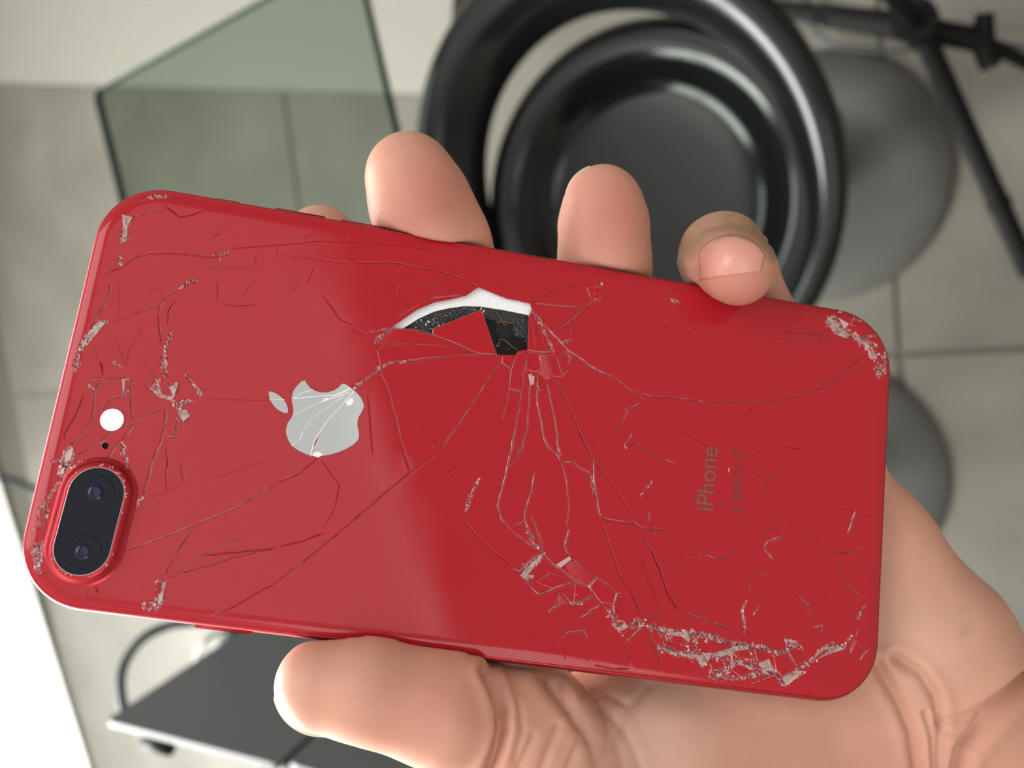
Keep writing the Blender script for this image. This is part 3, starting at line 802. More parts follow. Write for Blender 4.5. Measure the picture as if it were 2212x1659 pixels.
    keep &= ~ins
    idx = np.arange(nx * ny).reshape(nx, ny)
    q = np.stack([idx[:-1, :-1], idx[1:, :-1], idx[1:, 1:], idx[:-1, 1:]], -1)[keep]
    used = np.zeros(nx * ny, bool); used[q.ravel()] = True; remap = np.cumsum(used) - 1
    co = np.stack([Xs, Ys, Zg], -1).reshape(-1, 3)[used] * mm; q = remap[q]
    # drape the edge of the hole downwards: snap hole border vertices onto the traced outline
    me = bpy.data.meshes.new('back_glass'); me.vertices.add(len(co)); me.vertices.foreach_set('co', co.ravel())
    me.loops.add(q.size); me.loops.foreach_set('vertex_index', q.ravel().astype(np.int32)); me.polygons.add(len(q)); me.polygons.foreach_set('loop_start', (np.arange(len(q)) * 4).astype(np.int32))
    me.update(calc_edges=True); me.polygons.foreach_set('use_smooth', np.ones(len(q), bool))
    at = me.attributes.new('crush', 'FLOAT', 'POINT'); at.data.foreach_set('value', crush.reshape(-1)[used].astype(np.float32))
    at = me.attributes.new('flake', 'FLOAT', 'POINT'); at.data.foreach_set('value', tones.reshape(-1)[used].astype(np.float32))
    at = me.attributes.new('dirt', 'FLOAT', 'POINT'); at.data.foreach_set('value', dirt.reshape(-1)[used].astype(np.float32))
    link('back_glass', me, [M['red_glass']], phone)
    return hot, paths
hot, paths = build_back_glass()

def plate(name, poly, z0, z1, mats, parent=phone, tilt=(0, 0), side=None, bev=0.0):
    """solid polygonal chip in phone axes (mm); second material on its sides"""
    poly = np.array(poly, float); c = poly.mean(0)
    a = 0.5 * np.sum(poly[:, 0] * np.roll(poly[:, 1], -1) - np.roll(poly[:, 0], -1) * poly[:, 1])
    if a < 0: poly = poly[::-1]
    bm = bmesh.new(); n = len(poly)
    zt = lambda p: z1 + (p[0] - c[0]) * tilt[0] + (p[1] - c[1]) * tilt[1]
    A = [bm.verts.new((x * mm, y * mm, z0 * mm)) for x, y in poly]
    if bev:
        B = [bm.verts.new((x * mm, y * mm, (zt((x, y)) - bev) * mm)) for x, y in poly]
        Cc = []
        for x, y in poly:
            d = np.array([c[0] - x, c[1] - y]); d = d / (np.hypot(*d) + 1e-9) * min(bev * 1.3, 0.3 * np.hypot(*(c - np.array([x, y]))))
            Cc.append(bm.verts.new(((x + d[0]) * mm, (y + d[1]) * mm, zt((x + d[0], y + d[1])) * mm)))
        layers = [A, B, Cc]
    else:
        layers = [A, [bm.verts.new((x * mm, y * mm, zt((x, y)) * mm)) for x, y in poly]]
    for U, V in zip(layers[:-1], layers[1:]):
        for i in range(n): bm.faces.new((U[i], U[(i + 1) % n], V[(i + 1) % n], V[i])).material_index = 1 if len(mats) > 1 else 0
    bm.faces.new(layers[-1]).material_index = 0; bm.faces.new(A[::-1]).material_index = 0
    bmesh.ops.recalc_face_normals(bm, faces=bm.faces[:])
    me = bpy.data.meshes.new(name); bm.to_mesh(me); bm.free()
    return link(name, me, mats, parent)

# ---- the sharp lip of every fracture: a thin splintery ridge of glass along the crack
M['crack_mid'] = mat('crack_lip', (0.30, 0.075, 0.085), 0.2, spec=0.6)
M['crack_dark'] = mat('dark_hairline_crack', (0.12, 0.008, 0.012), 0.25, spec=0.4)
def glass_z(x, y):
    s_ = np.clip(-rr_sdf(np.array(x), np.array(y), HX - GI, HY - GI, CR - GI), 0, GW); return float(-GD * (1 - s_ / GW) ** 2.2)
r7 = random.Random(21)
for P, wpx in paths:
    if wpx >= 5: continue
    Q = [P[0]]
    for a, b in zip(P[:-1], P[1:]):
        for k in (1, 2): Q.append(a + (b - a) * k / 2 + (np.array([r7.gauss(0, .025), r7.gauss(0, .025)]) if k == 1 else 0))
    bm = bmesh.new(); rows = []; n = len(Q); side = r7.choice((-1, 1))
    for i, p in enumerate(Q):
        d = Q[min(i + 1, n - 1)] - Q[max(i - 1, 0)]; d = d / (np.hypot(*d) + 1e-9); m = np.array([-d[1], d[0]])
        e = min(i, n - 1 - i) / max(1, n - 1); f = min(1, 0.25 + 5 * e) * r7.uniform(.45, 1.25)
        hw_ = max(0.030, wpx / 11.6 * 0.36) * f; hz = (0.015 + 0.020 * wpx) * f * r7.uniform(.6, 1.3); o_ = hw_ * side * r7.uniform(.1, .7)
        z = glass_z(*p)
        rows.append([bm.verts.new(Vector((*(p + m * hw_), z - 0.06)) * mm), bm.verts.new(Vector((*(p + m * o_), z + hz)) * mm), bm.verts.new(Vector((*(p - m * hw_), z - 0.06)) * mm)])
    for A, B_ in zip(rows[:-1], rows[1:]):
        for k in (0, 1): bm.faces.new((A[k], A[k + 1], B_[k + 1], B_[k]))
    from_bm('crack', bm, M['crack_mid'] if wpx < .45 else M['crack_dark'] if wpx < 1.4 else (M['crack_mid'] if (P[:, 0].mean() > 25 and wpx < 3.5) or (wpx < 1.9 and P[:, 0].mean() > -45) else M['broken_edge']), phone, False)  # lips lighter towards the left: window reflection put into the colour
# ---- loose and lifted shards
rs = random.Random(11)
SH = '''
D .42 690,592 1105,430 1240,812 1080,800 850,702 690,638
D .10 210,722 340,600 450,594 700,652 1070,798 740,733 400,718 270,728
D .06 212,775 270,738 400,726 740,742 1065,806 660,836 450,866 320,878 240,900
D .12 1532,440 1512,480 1502,775 1560,783 1548,600
D .16 1548,560 1575,640 1655,788 1566,786
D .10 1600,600 1640,650 1700,788 1665,790
D .12 1412,802 1490,798 1470,950 1440,1108 1342,1104 1357,950
D .10 1502,802 1598,818 1608,948 1568,964 1482,940
D .16 1607,818 1657,818 1697,1008 1642,1026 1617,950
D .08 1672,818 1737,818 1795,1006 1760,1000 1712,1000
D .20 1582,988 1638,988 1633,1115 1600,1123 1585,1080
D .08 1500,955 1562,972 1556,1060 1522,1082
D .05 1285,835 1385,825 1350,935 1280,885
D .10 2005,242 2138,232 2118,368 2045,356
E .35 1590,802 1620,830 1560,905 1535,882
F .34 1068,478 1086,504 992,580 952,552
F .10 1080,512 1288,662 1226,734 985,592
F .12 1300,668 1468,782 1432,888 1342,876 1244,742
F .30 1442,900 1482,792 1508,802 1455,975
F .12 705,640 858,486 928,560 765,645
F .18 1120,705 1238,748 1266,806 1142,872 1104,868
F .15 982,804 1050,878 968,898
F .10 890,948 1000,905 1010,840 1090,905 900,960
F .12 780,700 900,620 1100,690 920,755
F .22 1495,1125 1600,1070 1590,1110 1510,1140
G .16 1062,884 1196,912 1178,975 1092,985
G .20 1232,942 1338,908 1418,1030 1304,1115 1252,1058
G .14 1352,892 1448,845 1496,988 1422,1016
G .14 582,852 868,832 856,860 700,918 602,900
G .20 682,1002 858,962 800,1028 700,1040
G .22 862,1052 918,1004 1076,1062 952,1118
G .25 292,812 380,852 372,862 286,826
G .14 330,760 480,772 500,830 360,820
G .18 880,900 1010,880 1050,960 920,950
G .12 1630,905 1700,870 1660,930 1560,975
G .2 1330,1170 1420,1085 1440,1110 1350,1185
G .10 1890,925 1935,800 1970,860 1955,970
H .14 1560,360 1580,380 1540,372
H .16 1660,440 1700,490 1650,480
H .14 1770,640 1825,665 1775,705
H .12 1540,420 1640,470 1600,520
H .12 1450,400 1500,440 1460,450
B .18 905,160 945,150 945,250 900,270
B .16 1190,170 1270,180 1330,310 1220,290
B .14 1345,195 1365,210 1335,290 1315,240
B .18 400,760 470,740 450,840 395,870
B .14 345,930 400,900 390,960 340,985
B .12 180,1270 230,1270 230,1390 180,1390
C .2 1185,700 1225,690 1215,790 1180,860
C .2 1075,900 1110,870 1140,900 1085,935
A .12 760,1270 790,1250 800,1300 760,1320
A .12 855,1240 900,1250 860,1310
'''
for l in SH.strip().split('\n'):
    t = l.split(); pts = UV(Z2(t[0], [tuple(map(float, q.split(','))) for q in t[2:]]), float(t[1]))
    pp = np.array(pts); ext = max(np.ptp(pp[:, 0]), np.ptp(pp[:, 1])); k = min(0.2, 0.42 / ext)
    tl = (rs.uniform(-k, k), rs.uniform(-k, k)); big = ext > 3
    if float(t[1]) == .42: tl = (0.010, 0.035)
    shard_m = [M['red_shard'], M['broken_edge']]
    if not big and rs.random() < 0.35: shard_m = [M['splinter'], M['broken_edge']]
    plate('glass_shard', pts, -0.35, float(t[1]), shard_m, tilt=tl, bev=0.07 if ext < 8 else 0.09)
M['cloudy'] = mat('cloudy_glass_flake', (0.30, 0.165, 0.16), 0.22, spec=0.7, noise=(900, (0.46, 0.34, 0.32), 0.4, 0.65), bump=(1200, 0.7, 0.0003))
for l in '''
G .07 250,850 400,912 560,922 640,945 620,985 560,952 400,930 240,872
G .09 1305,1112 1400,1062 1490,1062 1480,1092 1332,1188
G .07 1600,900 1650,862 1800,852 1830,878 1700,922 1560,980
G .08 720,912 900,852 1010,842 1040,928 880,922 700,948
G .08 300,742 500,722 512,800 380,792
G .10 600,930 690,900 690,960 640,1020 590,1000
G .08 900,965 1010,1022 1100,1052 1000,1060 930,1010
G .07 1090,1000 1190,960 1240,1070 1150,1060
F .10 640,642 760,522 840,452 850,482 742,602 702,688
F .09 1462,792 1506,802 1450,972 1430,930
F .08 1462,1090 1520,1062 1602,1068 1600,1100 1502,1138
F .08 1180,790 1245,762 1262,808 1150,870 1110,850
H .08 1440,440 1510,440 1560,500 1640,570 1600,590 1510,555
H .08 1660,570 1740,600 1820,640 1780,660 1690,610
H .08 1800,700 1850,690 1880,770 1820,775
B .09 1110,240 1200,150 1272,232 1368,182 1335,300 1312,338 1202,312
B .09 1352,402 1440,422 1470,462 1402,522
B .10 430,745 470,760 480,830 420,870 400,800
B .09 880,150 950,145 945,260 890,275
C .10 1190,692 1252,702 1232,850 1192,902
A .08 1040,330 1130,350 1090,440 1080,560 1040,560 1050,440
A .08 780,1290 850,1240 900,1260 780,1400 700,1500 690,1450
'''.strip().split('\n'):
    t = l.split(); plate('glass_flake', UV(Z2(t[0], [tuple(map(float, q.split(','))) for q in t[2:]]), float(t[1])), -0.3, float(t[1]), [M['cloudy'], M['broken_edge']], tilt=(rs.uniform(-.05, .05), rs.uniform(-.05, .05)), bev=0.05)
# ---- splinters scattered along the crushed lines
cands = []
for P, w in hot:
    L = np.hypot(*np.diff(P, axis=0).T); n = int(L.sum() * (0.9 + w * 0.9)) + 1
    for _ in range(n):
        k = rs.randrange(len(P) - 1); a, b = P[k], P[k + 1]; q = a + (b - a) * rs.random()
        cands.append((q[0] + rs.gauss(0, w * 0.35), q[1] + rs.gauss(0, w * 0.35), w))
rs.shuffle(cands)
base_sp = []
for v in range(6):
    bm = bmesh.new(); n = rs.choice((3, 4, 4, 5)); an = sorted(rs.uniform(0, 2 * math.pi) for _ in range(n))
    top = [bm.verts.new((math.cos(a) * rs.uniform(.35, .6), math.sin(a) * rs.uniform(.2, .4), .22 + rs.uniform(-.12, .12))) for a in an]
    bot = [bm.verts.new((math.cos(a) * .55, math.sin(a) * .4, -.25)) for a in an]
    bm.faces.new(top); bm.faces.new(bot[::-1])
    for i in range(n): bm.faces.new((bot[i], bot[(i + 1) % n], top[(i + 1) % n], top[i]))
    bmesh.ops.recalc_face_normals(bm, faces=bm.faces[:])
    me = bpy.data.meshes.new('glass_splinter'); bm.to_mesh(me); bm.free(); me.materials.append(M['splinter']); base_sp.append(me)
hp = UV(HOLE_PX)
def inpoly(x, y, poly):
    c = False
    for (x1, y1), (x2, y2) in zip(poly, poly[1:] + poly[:1]):
        if (y1 > y) != (y2 > y) and x < (x2 - x1) * (y - y1) / (y2 - y1) + x1: c = not c
    return c
for x, y, w in cands[:205] + [(*UV([(rs.uniform(150, 1850), rs.uniform(520, 1420))])[0], 0.12) for _ in range(45)]:
    if rr_sdf(np.array(x), np.array(y), HX, HY, CR) > -1.6 or inpoly(x, y, hp): continue
    s = rs.uniform(0.35, 1.0) * min(0.25 + w, 1.2)
    o = bpy.data.objects.new('glass_splinter', rs.choice(base_sp)); COL.objects.link(o); o.parent = phone
    o.location = (x * mm, y * mm, 0.02 * mm); o.scale = (s * mm, s * mm * rs.uniform(.6, 1), 0.5 * mm * rs.uniform(.5, 1)); o.rotation_euler = (rs.gauss(0, .25), rs.gauss(0, .25), rs.uniform(0, 6.28))

# ---- what shows inside the hole
def grow(poly, f):
    p = np.array(poly); c = p.mean(0); return c + (p - c) * f
plate('inner_tray', grow(UV(HOLE_PX, -0.9), 1.12), -1.6, -1.25, [M['felt']])
wm = Z2('D', [(310, 600), (400, 500), (560, 405), (700, 345), (860, 315), (980, 285), (1085, 215), (1200, 265), (1330, 315), (1560, 355), (1550, 500), (1500, 472), (1300, 432), (1100, 402), (960, 398), (830, 415), (700, 445), (560, 510), (450, 582), (420, 600)])
plate('white_tape', UV(wm, -0.8), -1.2, -0.85, [M['white_mesh']])
dots = bmesh.new()
wmu = UV(wm, -0.8); wa = np.array(wmu)
for gx_ in np.arange(wa[:, 0].min(), wa[:, 0].max(), 0.42):
    for gy_ in np.arange(wa[:, 1].min(), wa[:, 1].max(), 0.42):
        if inpoly(gx_, gy_, wmu): bmesh.ops.create_icosphere(dots, subdivisions=1, radius=0.13 * mm, matrix=Matrix.Translation((gx_ * mm, gy_ * mm, -0.84 * mm)))
from_bm('tape_weave', dots, M['white_mesh'], phone)['kind'] = 'stuff'
plate('circuit_window', UV(Z2('D', [(1110, 500), (1330, 545), (1375, 560), (1370, 640), (1400, 660), (1480, 670), (1490, 830), (1230, 830)]), -1.1), -1.3, -1.12, [M['pit']])
plate('circuit_window', UV(Z2('D', [(1240, 540), (1370, 555), (1365, 660), (1290, 680), (1230, 620)]), -1.0), -1.2, -1.05, [M['display']])
for pts in ([(1230, 545), (1280, 530), (1340, 545), (1390, 540)], [(1260, 680), (1310, 690), (1360, 740), (1420, 780)], [(1290, 540), (1310, 565)], [(1245, 740), (1265, 690)]):
    bm = bmesh.new(); tube(bm, [Vector((*q, -1.0)) * mm for q in UV(Z2('D', pts), -1.0)], 0.07 * mm, 6); from_bm('copper_trace', bm, M['copper'], phone)
fb = bmesh.new(); r4 = random.Random(5)
fp = UV(Z2('D', [(450, 585), (560, 515), (700, 450), (830, 418), (1090, 405), (1500, 475), (1490, 800), (1250, 800), (1110, 500), (1080, 440), (700, 590), (650, 620)]), -1.2); fa = np.array(fp)
for _ in range(420):
    x, y = r4.uniform(fa[:, 0].min(), fa[:, 0].max()), r4.uniform(fa[:, 1].min(), fa[:, 1].max())
    if not inpoly(x, y, fp) or (x > fa[:, 0].max() - 9 and r4.random() < 0.75): continue
    s = r4.uniform(0.05, 0.24) if r4.random() < .35 else r4.uniform(.04, .1)
    v = [fb.verts.new(Vector((x, y, -1.18)) * mm + Vector((r4.gauss(0, s), r4.gauss(0, s), abs(r4.gauss(0, s * .6)))) * mm) for _ in range(4)]
    for f in ((0, 1, 2), (0, 2, 3), (0, 3, 1), (1, 3, 2)): fb.faces.new([v[i] for i in f])
from_bm('glass_dust', fb, M['felt_grain'], phone, False)['kind'] = 'stuff'

# ---- logo
LG = [(815, 285), (850, 340), (900, 400), (960, 440), (1050, 468), (1150, 470), (1250, 440), (1310, 405), (1370, 345), (1400, 335), (1450, 360), (1520, 410), (1600, 480), (1660, 550), (1695, 630), (1700, 690), (1670, 760), (1625, 830), (1605, 900), (1605, 980), (1625, 1060), (1628, 1130), (1605, 1190), (1540, 1250), (1440, 1310), (1320, 1360), (1180, 1400), (1080, 1415), (960, 1412), (850, 1395), (730, 1340), (630, 1270), (575, 1190), (540, 1090), (540, 1010), (560, 930), (610, 860), (640, 800), (650, 740), (640, 680), (625, 600), (625, 530), (650, 440), (700, 370), (760, 310)]
LF = [(285, 452), (340, 460), (420, 500), (490, 560), (540, 630), (565, 700), (568, 760), (555, 778), (500, 770), (420, 730), (350, 660), (300, 580), (280, 500)]
plate('logo', UV(Z2('J', LG), 0.1), -0.2, 0.10, [M['mirror']]); plate('logo_leaf', UV(Z2('J', LF), 0.1), -0.2, 0.08, [M['mirror']])
for wd_, pts in ((3.0, [(1560, 450), (1420, 610)]), (2.4, [(1420, 610), (1150, 900), (1020, 1090), (950, 1230), (905, 1420)]), (4.5, [(1510, 410), (1350, 480), (1250, 515)]), (2.2, [(1250, 515), (1050, 520), (650, 560)]), (1.8, [(650, 560), (760, 480), (950, 430)]), (2.6, [(1480, 470), (1200, 560), (1050, 620)]), (1.3, [(1050, 620), (800, 730), (660, 800)]), (1.6, [(1400, 520), (1280, 610)]), (1.2, [(1280, 610), (1100, 730), (900, 880), (790, 1060)]), (2.2, [(790, 1060), (755, 1160)]), (1.4, [(755, 1160), (620, 1265)]), (1.0, [(290, 570), (520, 575)])):
    bm = bmesh.new(); tube(bm, [Vector((*q, 0.10)) * mm for q in UV(Z2('J', pts), 0.1)], wd_ / 11.7 / 2 * mm, 6); from_bm('logo_crack', bm, M['crack_white'], phone, False)
for pts in ([(1075, 600), (1110, 560), (1160, 550), (1180, 580), (1130, 600)], [(1430, 620), (1500, 550), (1540, 560), (1545, 620), (1500, 670), (1450, 660)], [(950, 1370), (1020, 1350), (1090, 1400), (1020, 1440), (930, 1410)]):
    plate('glass_chip', UV(Z2('J', pts), 0.1), 0.0, 0.22, [M['crack_white']], tilt=(0.05, -0.04))
plate('glass_chip', UV(Z2('J', [(1030, 1100), (1000, 1190), (955, 1280), (965, 1220)]), 0.1), 0.0, 0.13, [M['red_dark']])

# ---- print on the back
def text(name, body, size, px, py, spacing=1.0, xs=1.0):
    """text whose baseline runs up the image; (px,py) is where its middle sits"""
    c = bpy.data.curves.new(name, 'FONT'); c.body = body; c.size = 1; c.align_x = 'CENTER'; c.align_y = 'CENTER'; c.extrude = 0.0; c.space_character = spacing; c.resolution_u = 6
    o = bpy.data.objects.new(name, c); COL.objects.link(o)
    me = bpy.data.meshes.new_from_object(o.evaluated_get(bpy.context.evaluated_depsgraph_get())); bpy.data.objects.remove(o)
    co = np.array([v.co for v in me.vertices]); co[:, :2] -= (co[:, :2].max(0) + co[:, :2].min(0)) / 2
    q = PX(px, py); s = size
    for v, p in zip(me.vertices, co): v.co = Vector((q[0] - p[1] * s, q[1] + p[0] * s * xs, 0.05)) * mm
    ex = np.ptp(co, axis=0); me.name = name
    t = link(name, me, [M['print'] if body == 'iPhone' else M['print_dark']], phone); return ex
text('lettering', 'iPhone', 5.0, 1527, 1033, 1.0, 0.93)
text('lettering', '(            )', 3.4, 1596, 1043, 1.0, 0.83)
text('lettering', 'PRODUCT', 2.25, 1594, 1044, 0.85, 0.72)
text('lettering', 'RED', 1.35, 1587, 974, 0.9, 0.6)

# ---- flash, microphone, camera
q = PX(242, 907); R_ = 24.3 / 12.2
plate('flash', [(q[0] + R_ * math.cos(a), q[1] + R_ * math.sin(a)) for a in np.linspace(0, 2 * math.pi, 48, endpoint=False)], -0.3, 0.10, [M['flash']])
q = PX(228, 963); plate('microphone_hole', [(q[0] + 0.75 * math.cos(a), q[1] + 0.75 * math.sin(a)) for a in np.linspace(0, 2 * math.pi, 20, endpoint=False)], -1.2, -0.7, [M['pit']])
c1, c2 = PX(208, 1068, 1.2), PX(178, 1183, 1.2); ax = (c2 - c1)[:2]; aL = np.hypot(*ax); ax /= aL
def capsule(r, ext=0.0, n=20):
    nrm = math.atan2(ax[1], ax[0]); out = []
    for c, s in ((c2[:2] + ax * ext, 0), (c1[:2] - ax * ext, math.pi)):
        for k in range(n + 1):
            a = nrm + s - math.pi / 2 + math.pi * k / n; out.append((c[0] + r * math.cos(a), c[1] + r * math.sin(a)))
    return out
RC = 4.55
def caploft(name, rings, mats, cap=True, par=phone):
    bm = bmesh.new(); R = [[bm.verts.new((x * mm, y * mm, z * mm)) for x, y in capsule(r)] for r, z in rings]
    for A, B in zip(R[:-1], R[1:]):
        for k in range(len(A)): bm.faces.new((A[k], A[(k + 1) % len(A)], B[(k + 1) % len(A)], B[k]))
    if cap: bm.faces.new(R[-1])
    o = from_bm(name, bm, mats, par); autosmooth(o, 40); return o
bump = caploft('camera_bump', [(RC + 2.1, -0.3), (RC + 2.1, 0.03), (RC + 1.65, 0.16), (RC + 1.3, 0.5), (RC + 1.0, 1.0), (RC + 0.75, 1.22), (RC + 0.35, 1.34), (RC + 0.05, 1.30), (RC, 1.15)], M['red_metal'], False)
caploft('trim_ring', [(RC + 0.15, 1.2), (RC + 0.15, 1.36), (RC + 0.05, 1.38), (RC - 0.02, 1.2)], M['trim'], False, bump)
caploft('camera_window', [(RC + 0.03, 0.9), (RC + 0.03, 1.22)], M['lens_glass'], True, bump)
for cxy in (PX(207, 1063, 1.22), PX(180, 1192, 1.22)):
    bm = bmesh.new(); lathe(bm, [(3.0 * mm, 0), (3.0 * mm, 0.03 * mm), (2.8 * mm, 0.05 * mm), (2.7 * mm, 0.0)], 40, (cxy[0] * mm, cxy[1] * mm, 1.215 * mm)); from_bm('lens_ring', bm, M['lens_glass'], bump)
    bm = bmesh.new(); lathe(bm, [(1.35 * mm, 0), (1.2 * mm, 0.10 * mm), (0.8 * mm, 0.20 * mm), (0, 0.25 * mm)], 32, (cxy[0] * mm, cxy[1] * mm, 1.215 * mm)); from_bm('camera_lens', bm, M['lens'], bump)
r5 = random.Random(9)
cp = capsule(RC + 0.45)
chip_m = mat('chipped_metal', (0.75, 0.62, 0.62), 0.25, metal=0.4)
for k in range(46):                                      # chips of bare metal and glass around the bump
    i = r5.randrange(len(cp)); a, b = np.array(cp[i]), np.array(cp[(i + 1) % len(cp)]); p = a + (b - a) * r5.random() + np.array([r5.gauss(0, .12), r5.gauss(0, .12)]); s = r5.uniform(.12, .38)
    o = bpy.data.objects.new('metal_chip', base_sp[k % 6].copy() if k < 6 else chips[k % 6]); COL.objects.link(o); o.parent = bump
    if k < 6:
        if k == 0: chips = []
        o.data.materials[0] = chip_m; chips.append(o.data)
    o.location = (p[0] * mm, p[1] * mm, 1.28 * mm); o.scale = (s * 1.6 * mm, s * mm, 0.35 * mm); o.rotation_euler = (r5.gauss(0, .3), r5.gauss(0, .3), r5.uniform(0, 6.28))

# ---- buttons on the frame
def button(name, x0, x1, side, proud=0.42, hh=1.25, label=None):
    bm = bmesh.new(); box(bm, ((x0 + x1) / 2 * mm, side * (HY + proud / 2 - 0.25) * mm, -3.4 * mm), ((x1 - x0) * mm, (proud + 0.5) * mm, 2 * hh * mm)); bmesh.ops.bevel(bm, geom=bm.edges[:], offset=0.22 * mm, segments=2, affect='EDGES'); return from_bm(name, bm, M['red_metal'], phone)
bx = lambda px, py: PX(px, py, -3.4)[0]
button('mute_switch', bx(466, 428), bx(520, 436), 1, 0.35, 0.9); button('volume_button', bx(596, 451), bx(706, 469), 1); button('volume_button', bx(736, 474), bx(846, 496), 1); button('side_button', bx(421, 1356), bx(546, 1371), -1)

# ================================================================== THE HAND
def cone(X, a, b, ra, rb):
    a, b = np.array(a), np.array(b); d = b - a; t = np.clip(((X - a) @ d) / (d @ d), 0, 1); t3 = t[..., None]
    return np.linalg.norm(X - a - t3 * d, axis=-1) - (ra + (rb - ra) * t)
def smin(a, b, k): h = np.clip(0.5 + 0.5 * (b - a) / k, 0, 1); return b + (a - b) * h - k * h * (1 - h)
def smax(a, b, k): return -smin(-a, -b, k)
def B(px, py, w, r): return (PX(px, py, w), r)
CH = {
 'thumb':  ([B(695, 1480, -2.0, 8.2), B(800, 1488, -1.5, 9.0), B(955, 1528, -3.0, 11.2)], 3.0),
 'thumb2': ([B(1075, 1582, -9, 13.0), B(1132, 1602, -12, 14.2), B(1120, 1790, -20, 17)], 4.0),
 'index':  ([B(692, 520, -20, 7.6), B(800, 640, -21, 8.8), B(960, 860, -21, 9.5), B(1190, 1160, -23, 12)], 3.0),
 'middle': ([B(884, 380, -4, 8.8), B(908, 440, -6, 9.9), B(945, 525, -10, 10.4), B(1010, 690, -19, 10), B(1350, 1090, -23, 12)], 3.0),
 'ring':   ([B(1303, 436, -5, 7.7), B(1304, 480, -7, 8.9), B(1306, 570, -10, 9.3), B(1310, 690, -19, 9.6), B(1560, 1060, -23, 11.5)], 3.0),
 'pinky':  ([B(1795, 960, -18, 10), B(1618, 650, -15, 7.8), B(1590, 590, -11, 8.4), B(1562, 556, -3, 9.0)], 2.5),
 'pinky_tip': ([B(1562, 556, -2.5, 8.6), B(1595, 583, 8.0, 7.0)], 2.0),
 'palm1':  ([B(1312, 1590, -24, 14.3), B(1600, 1600, -25, 17), B(1900, 1560, -26, 18)], 5.0),
 'palm2':  ([B(1190, 1160, -23, 12), B(1650, 1420, -28, 17), B(2080, 1640, -32, 21)], 6.0),
 'palm3':  ([B(1350, 1090, -23, 12), B(2000, 1480, -28, 20)], 6.0),
 'palm4':  ([B(1560, 1060, -23, 11.5), B(2000, 1400, -27, 19)], 6.0),
 'thenar': ([B(1120, 1790, -20, 17), B(1500, 1760, -22, 20), B(1850, 1720, -28, 20)], 6.0),
 'heel':   ([B(1795, 1005, -17, 8.5), B(1888, 1185, -19, 12.6), B(1975, 1365, -20, 17.5)], 5.0),
 'wrist':  ([B(2000, 1520, -28, 19), B(2170, 1760, -38, 24), B(2560, 2150, -60, 28)], 5.0),
}
h = 0.75
lo = np.array([-62.0, -106.0, -76.0]); hi = np.array([146.0, 64.0, 22.0])
gxs, gys, gzs = (np.arange(lo[i], hi[i], h) for i in range(3))
GX = np.stack(np.meshgrid(gxs, gys, gzs, indexing='ij'), -1).astype(np.float32)
def chain_sdf(pts, k):
    S = np.full(GX.shape[:3], 30.0, np.float32)
    for (a, ra), (b, rb) in zip(pts[:-1], pts[1:]):
        R = max(ra, rb) + 8; mn = np.minimum(a, b) - R; mx = np.maximum(a, b) + R
        i0 = np.maximum(((mn - lo) / h).astype(int), 0); i1 = np.minimum(((mx - lo) / h).astype(int) + 1, GX.shape[:3])
        if (i1 <= i0).any(): continue
        sl = tuple(slice(i0[n], i1[n]) for n in range(3))
        S[sl] = smin(S[sl], cone(GX[sl], a, b, ra, rb).astype(np.float32), k) if k else np.minimum(S[sl], cone(GX[sl], a, b, ra, rb))
    return S
V = None
for nm, kk in (('palm1', 8), ('palm2', 8), ('palm3', 8), ('palm4', 8), ('thenar', 5), ('heel', 6), ('wrist', 4), ('index', 5), ('middle', 5), ('ring', 5), ('pinky', 5), ('pinky_tip', 2.2), ('thumb2', 2.5), ('thumb', 2.2)):
    s = chain_sdf(*CH[nm]); V = s if V is None else smin(V, s, kk)
d2 = rr_sdf(GX[..., 0], GX[..., 1], HX + 0.1, HY + 0.1, CR) + 2.9; dw = np.abs(GX[..., 2] + 3.75) - 3.85 + 2.9
ph = np.hypot(np.maximum(d2, 0), np.maximum(dw, 0)) + np.minimum(np.maximum(d2, dw), 0) - 2.9
V = smax(V, -ph, 1.2)                                    # the skin is pressed flat where it meets the phone
V[0], V[-1], V[:, 0], V[:, -1], V[:, :, 0], V[:, :, -1] = (np.maximum(a, 0.2) for a in (V[0], V[-1], V[:, 0], V[:, -1], V[:, :, 0], V[:, :, -1]))
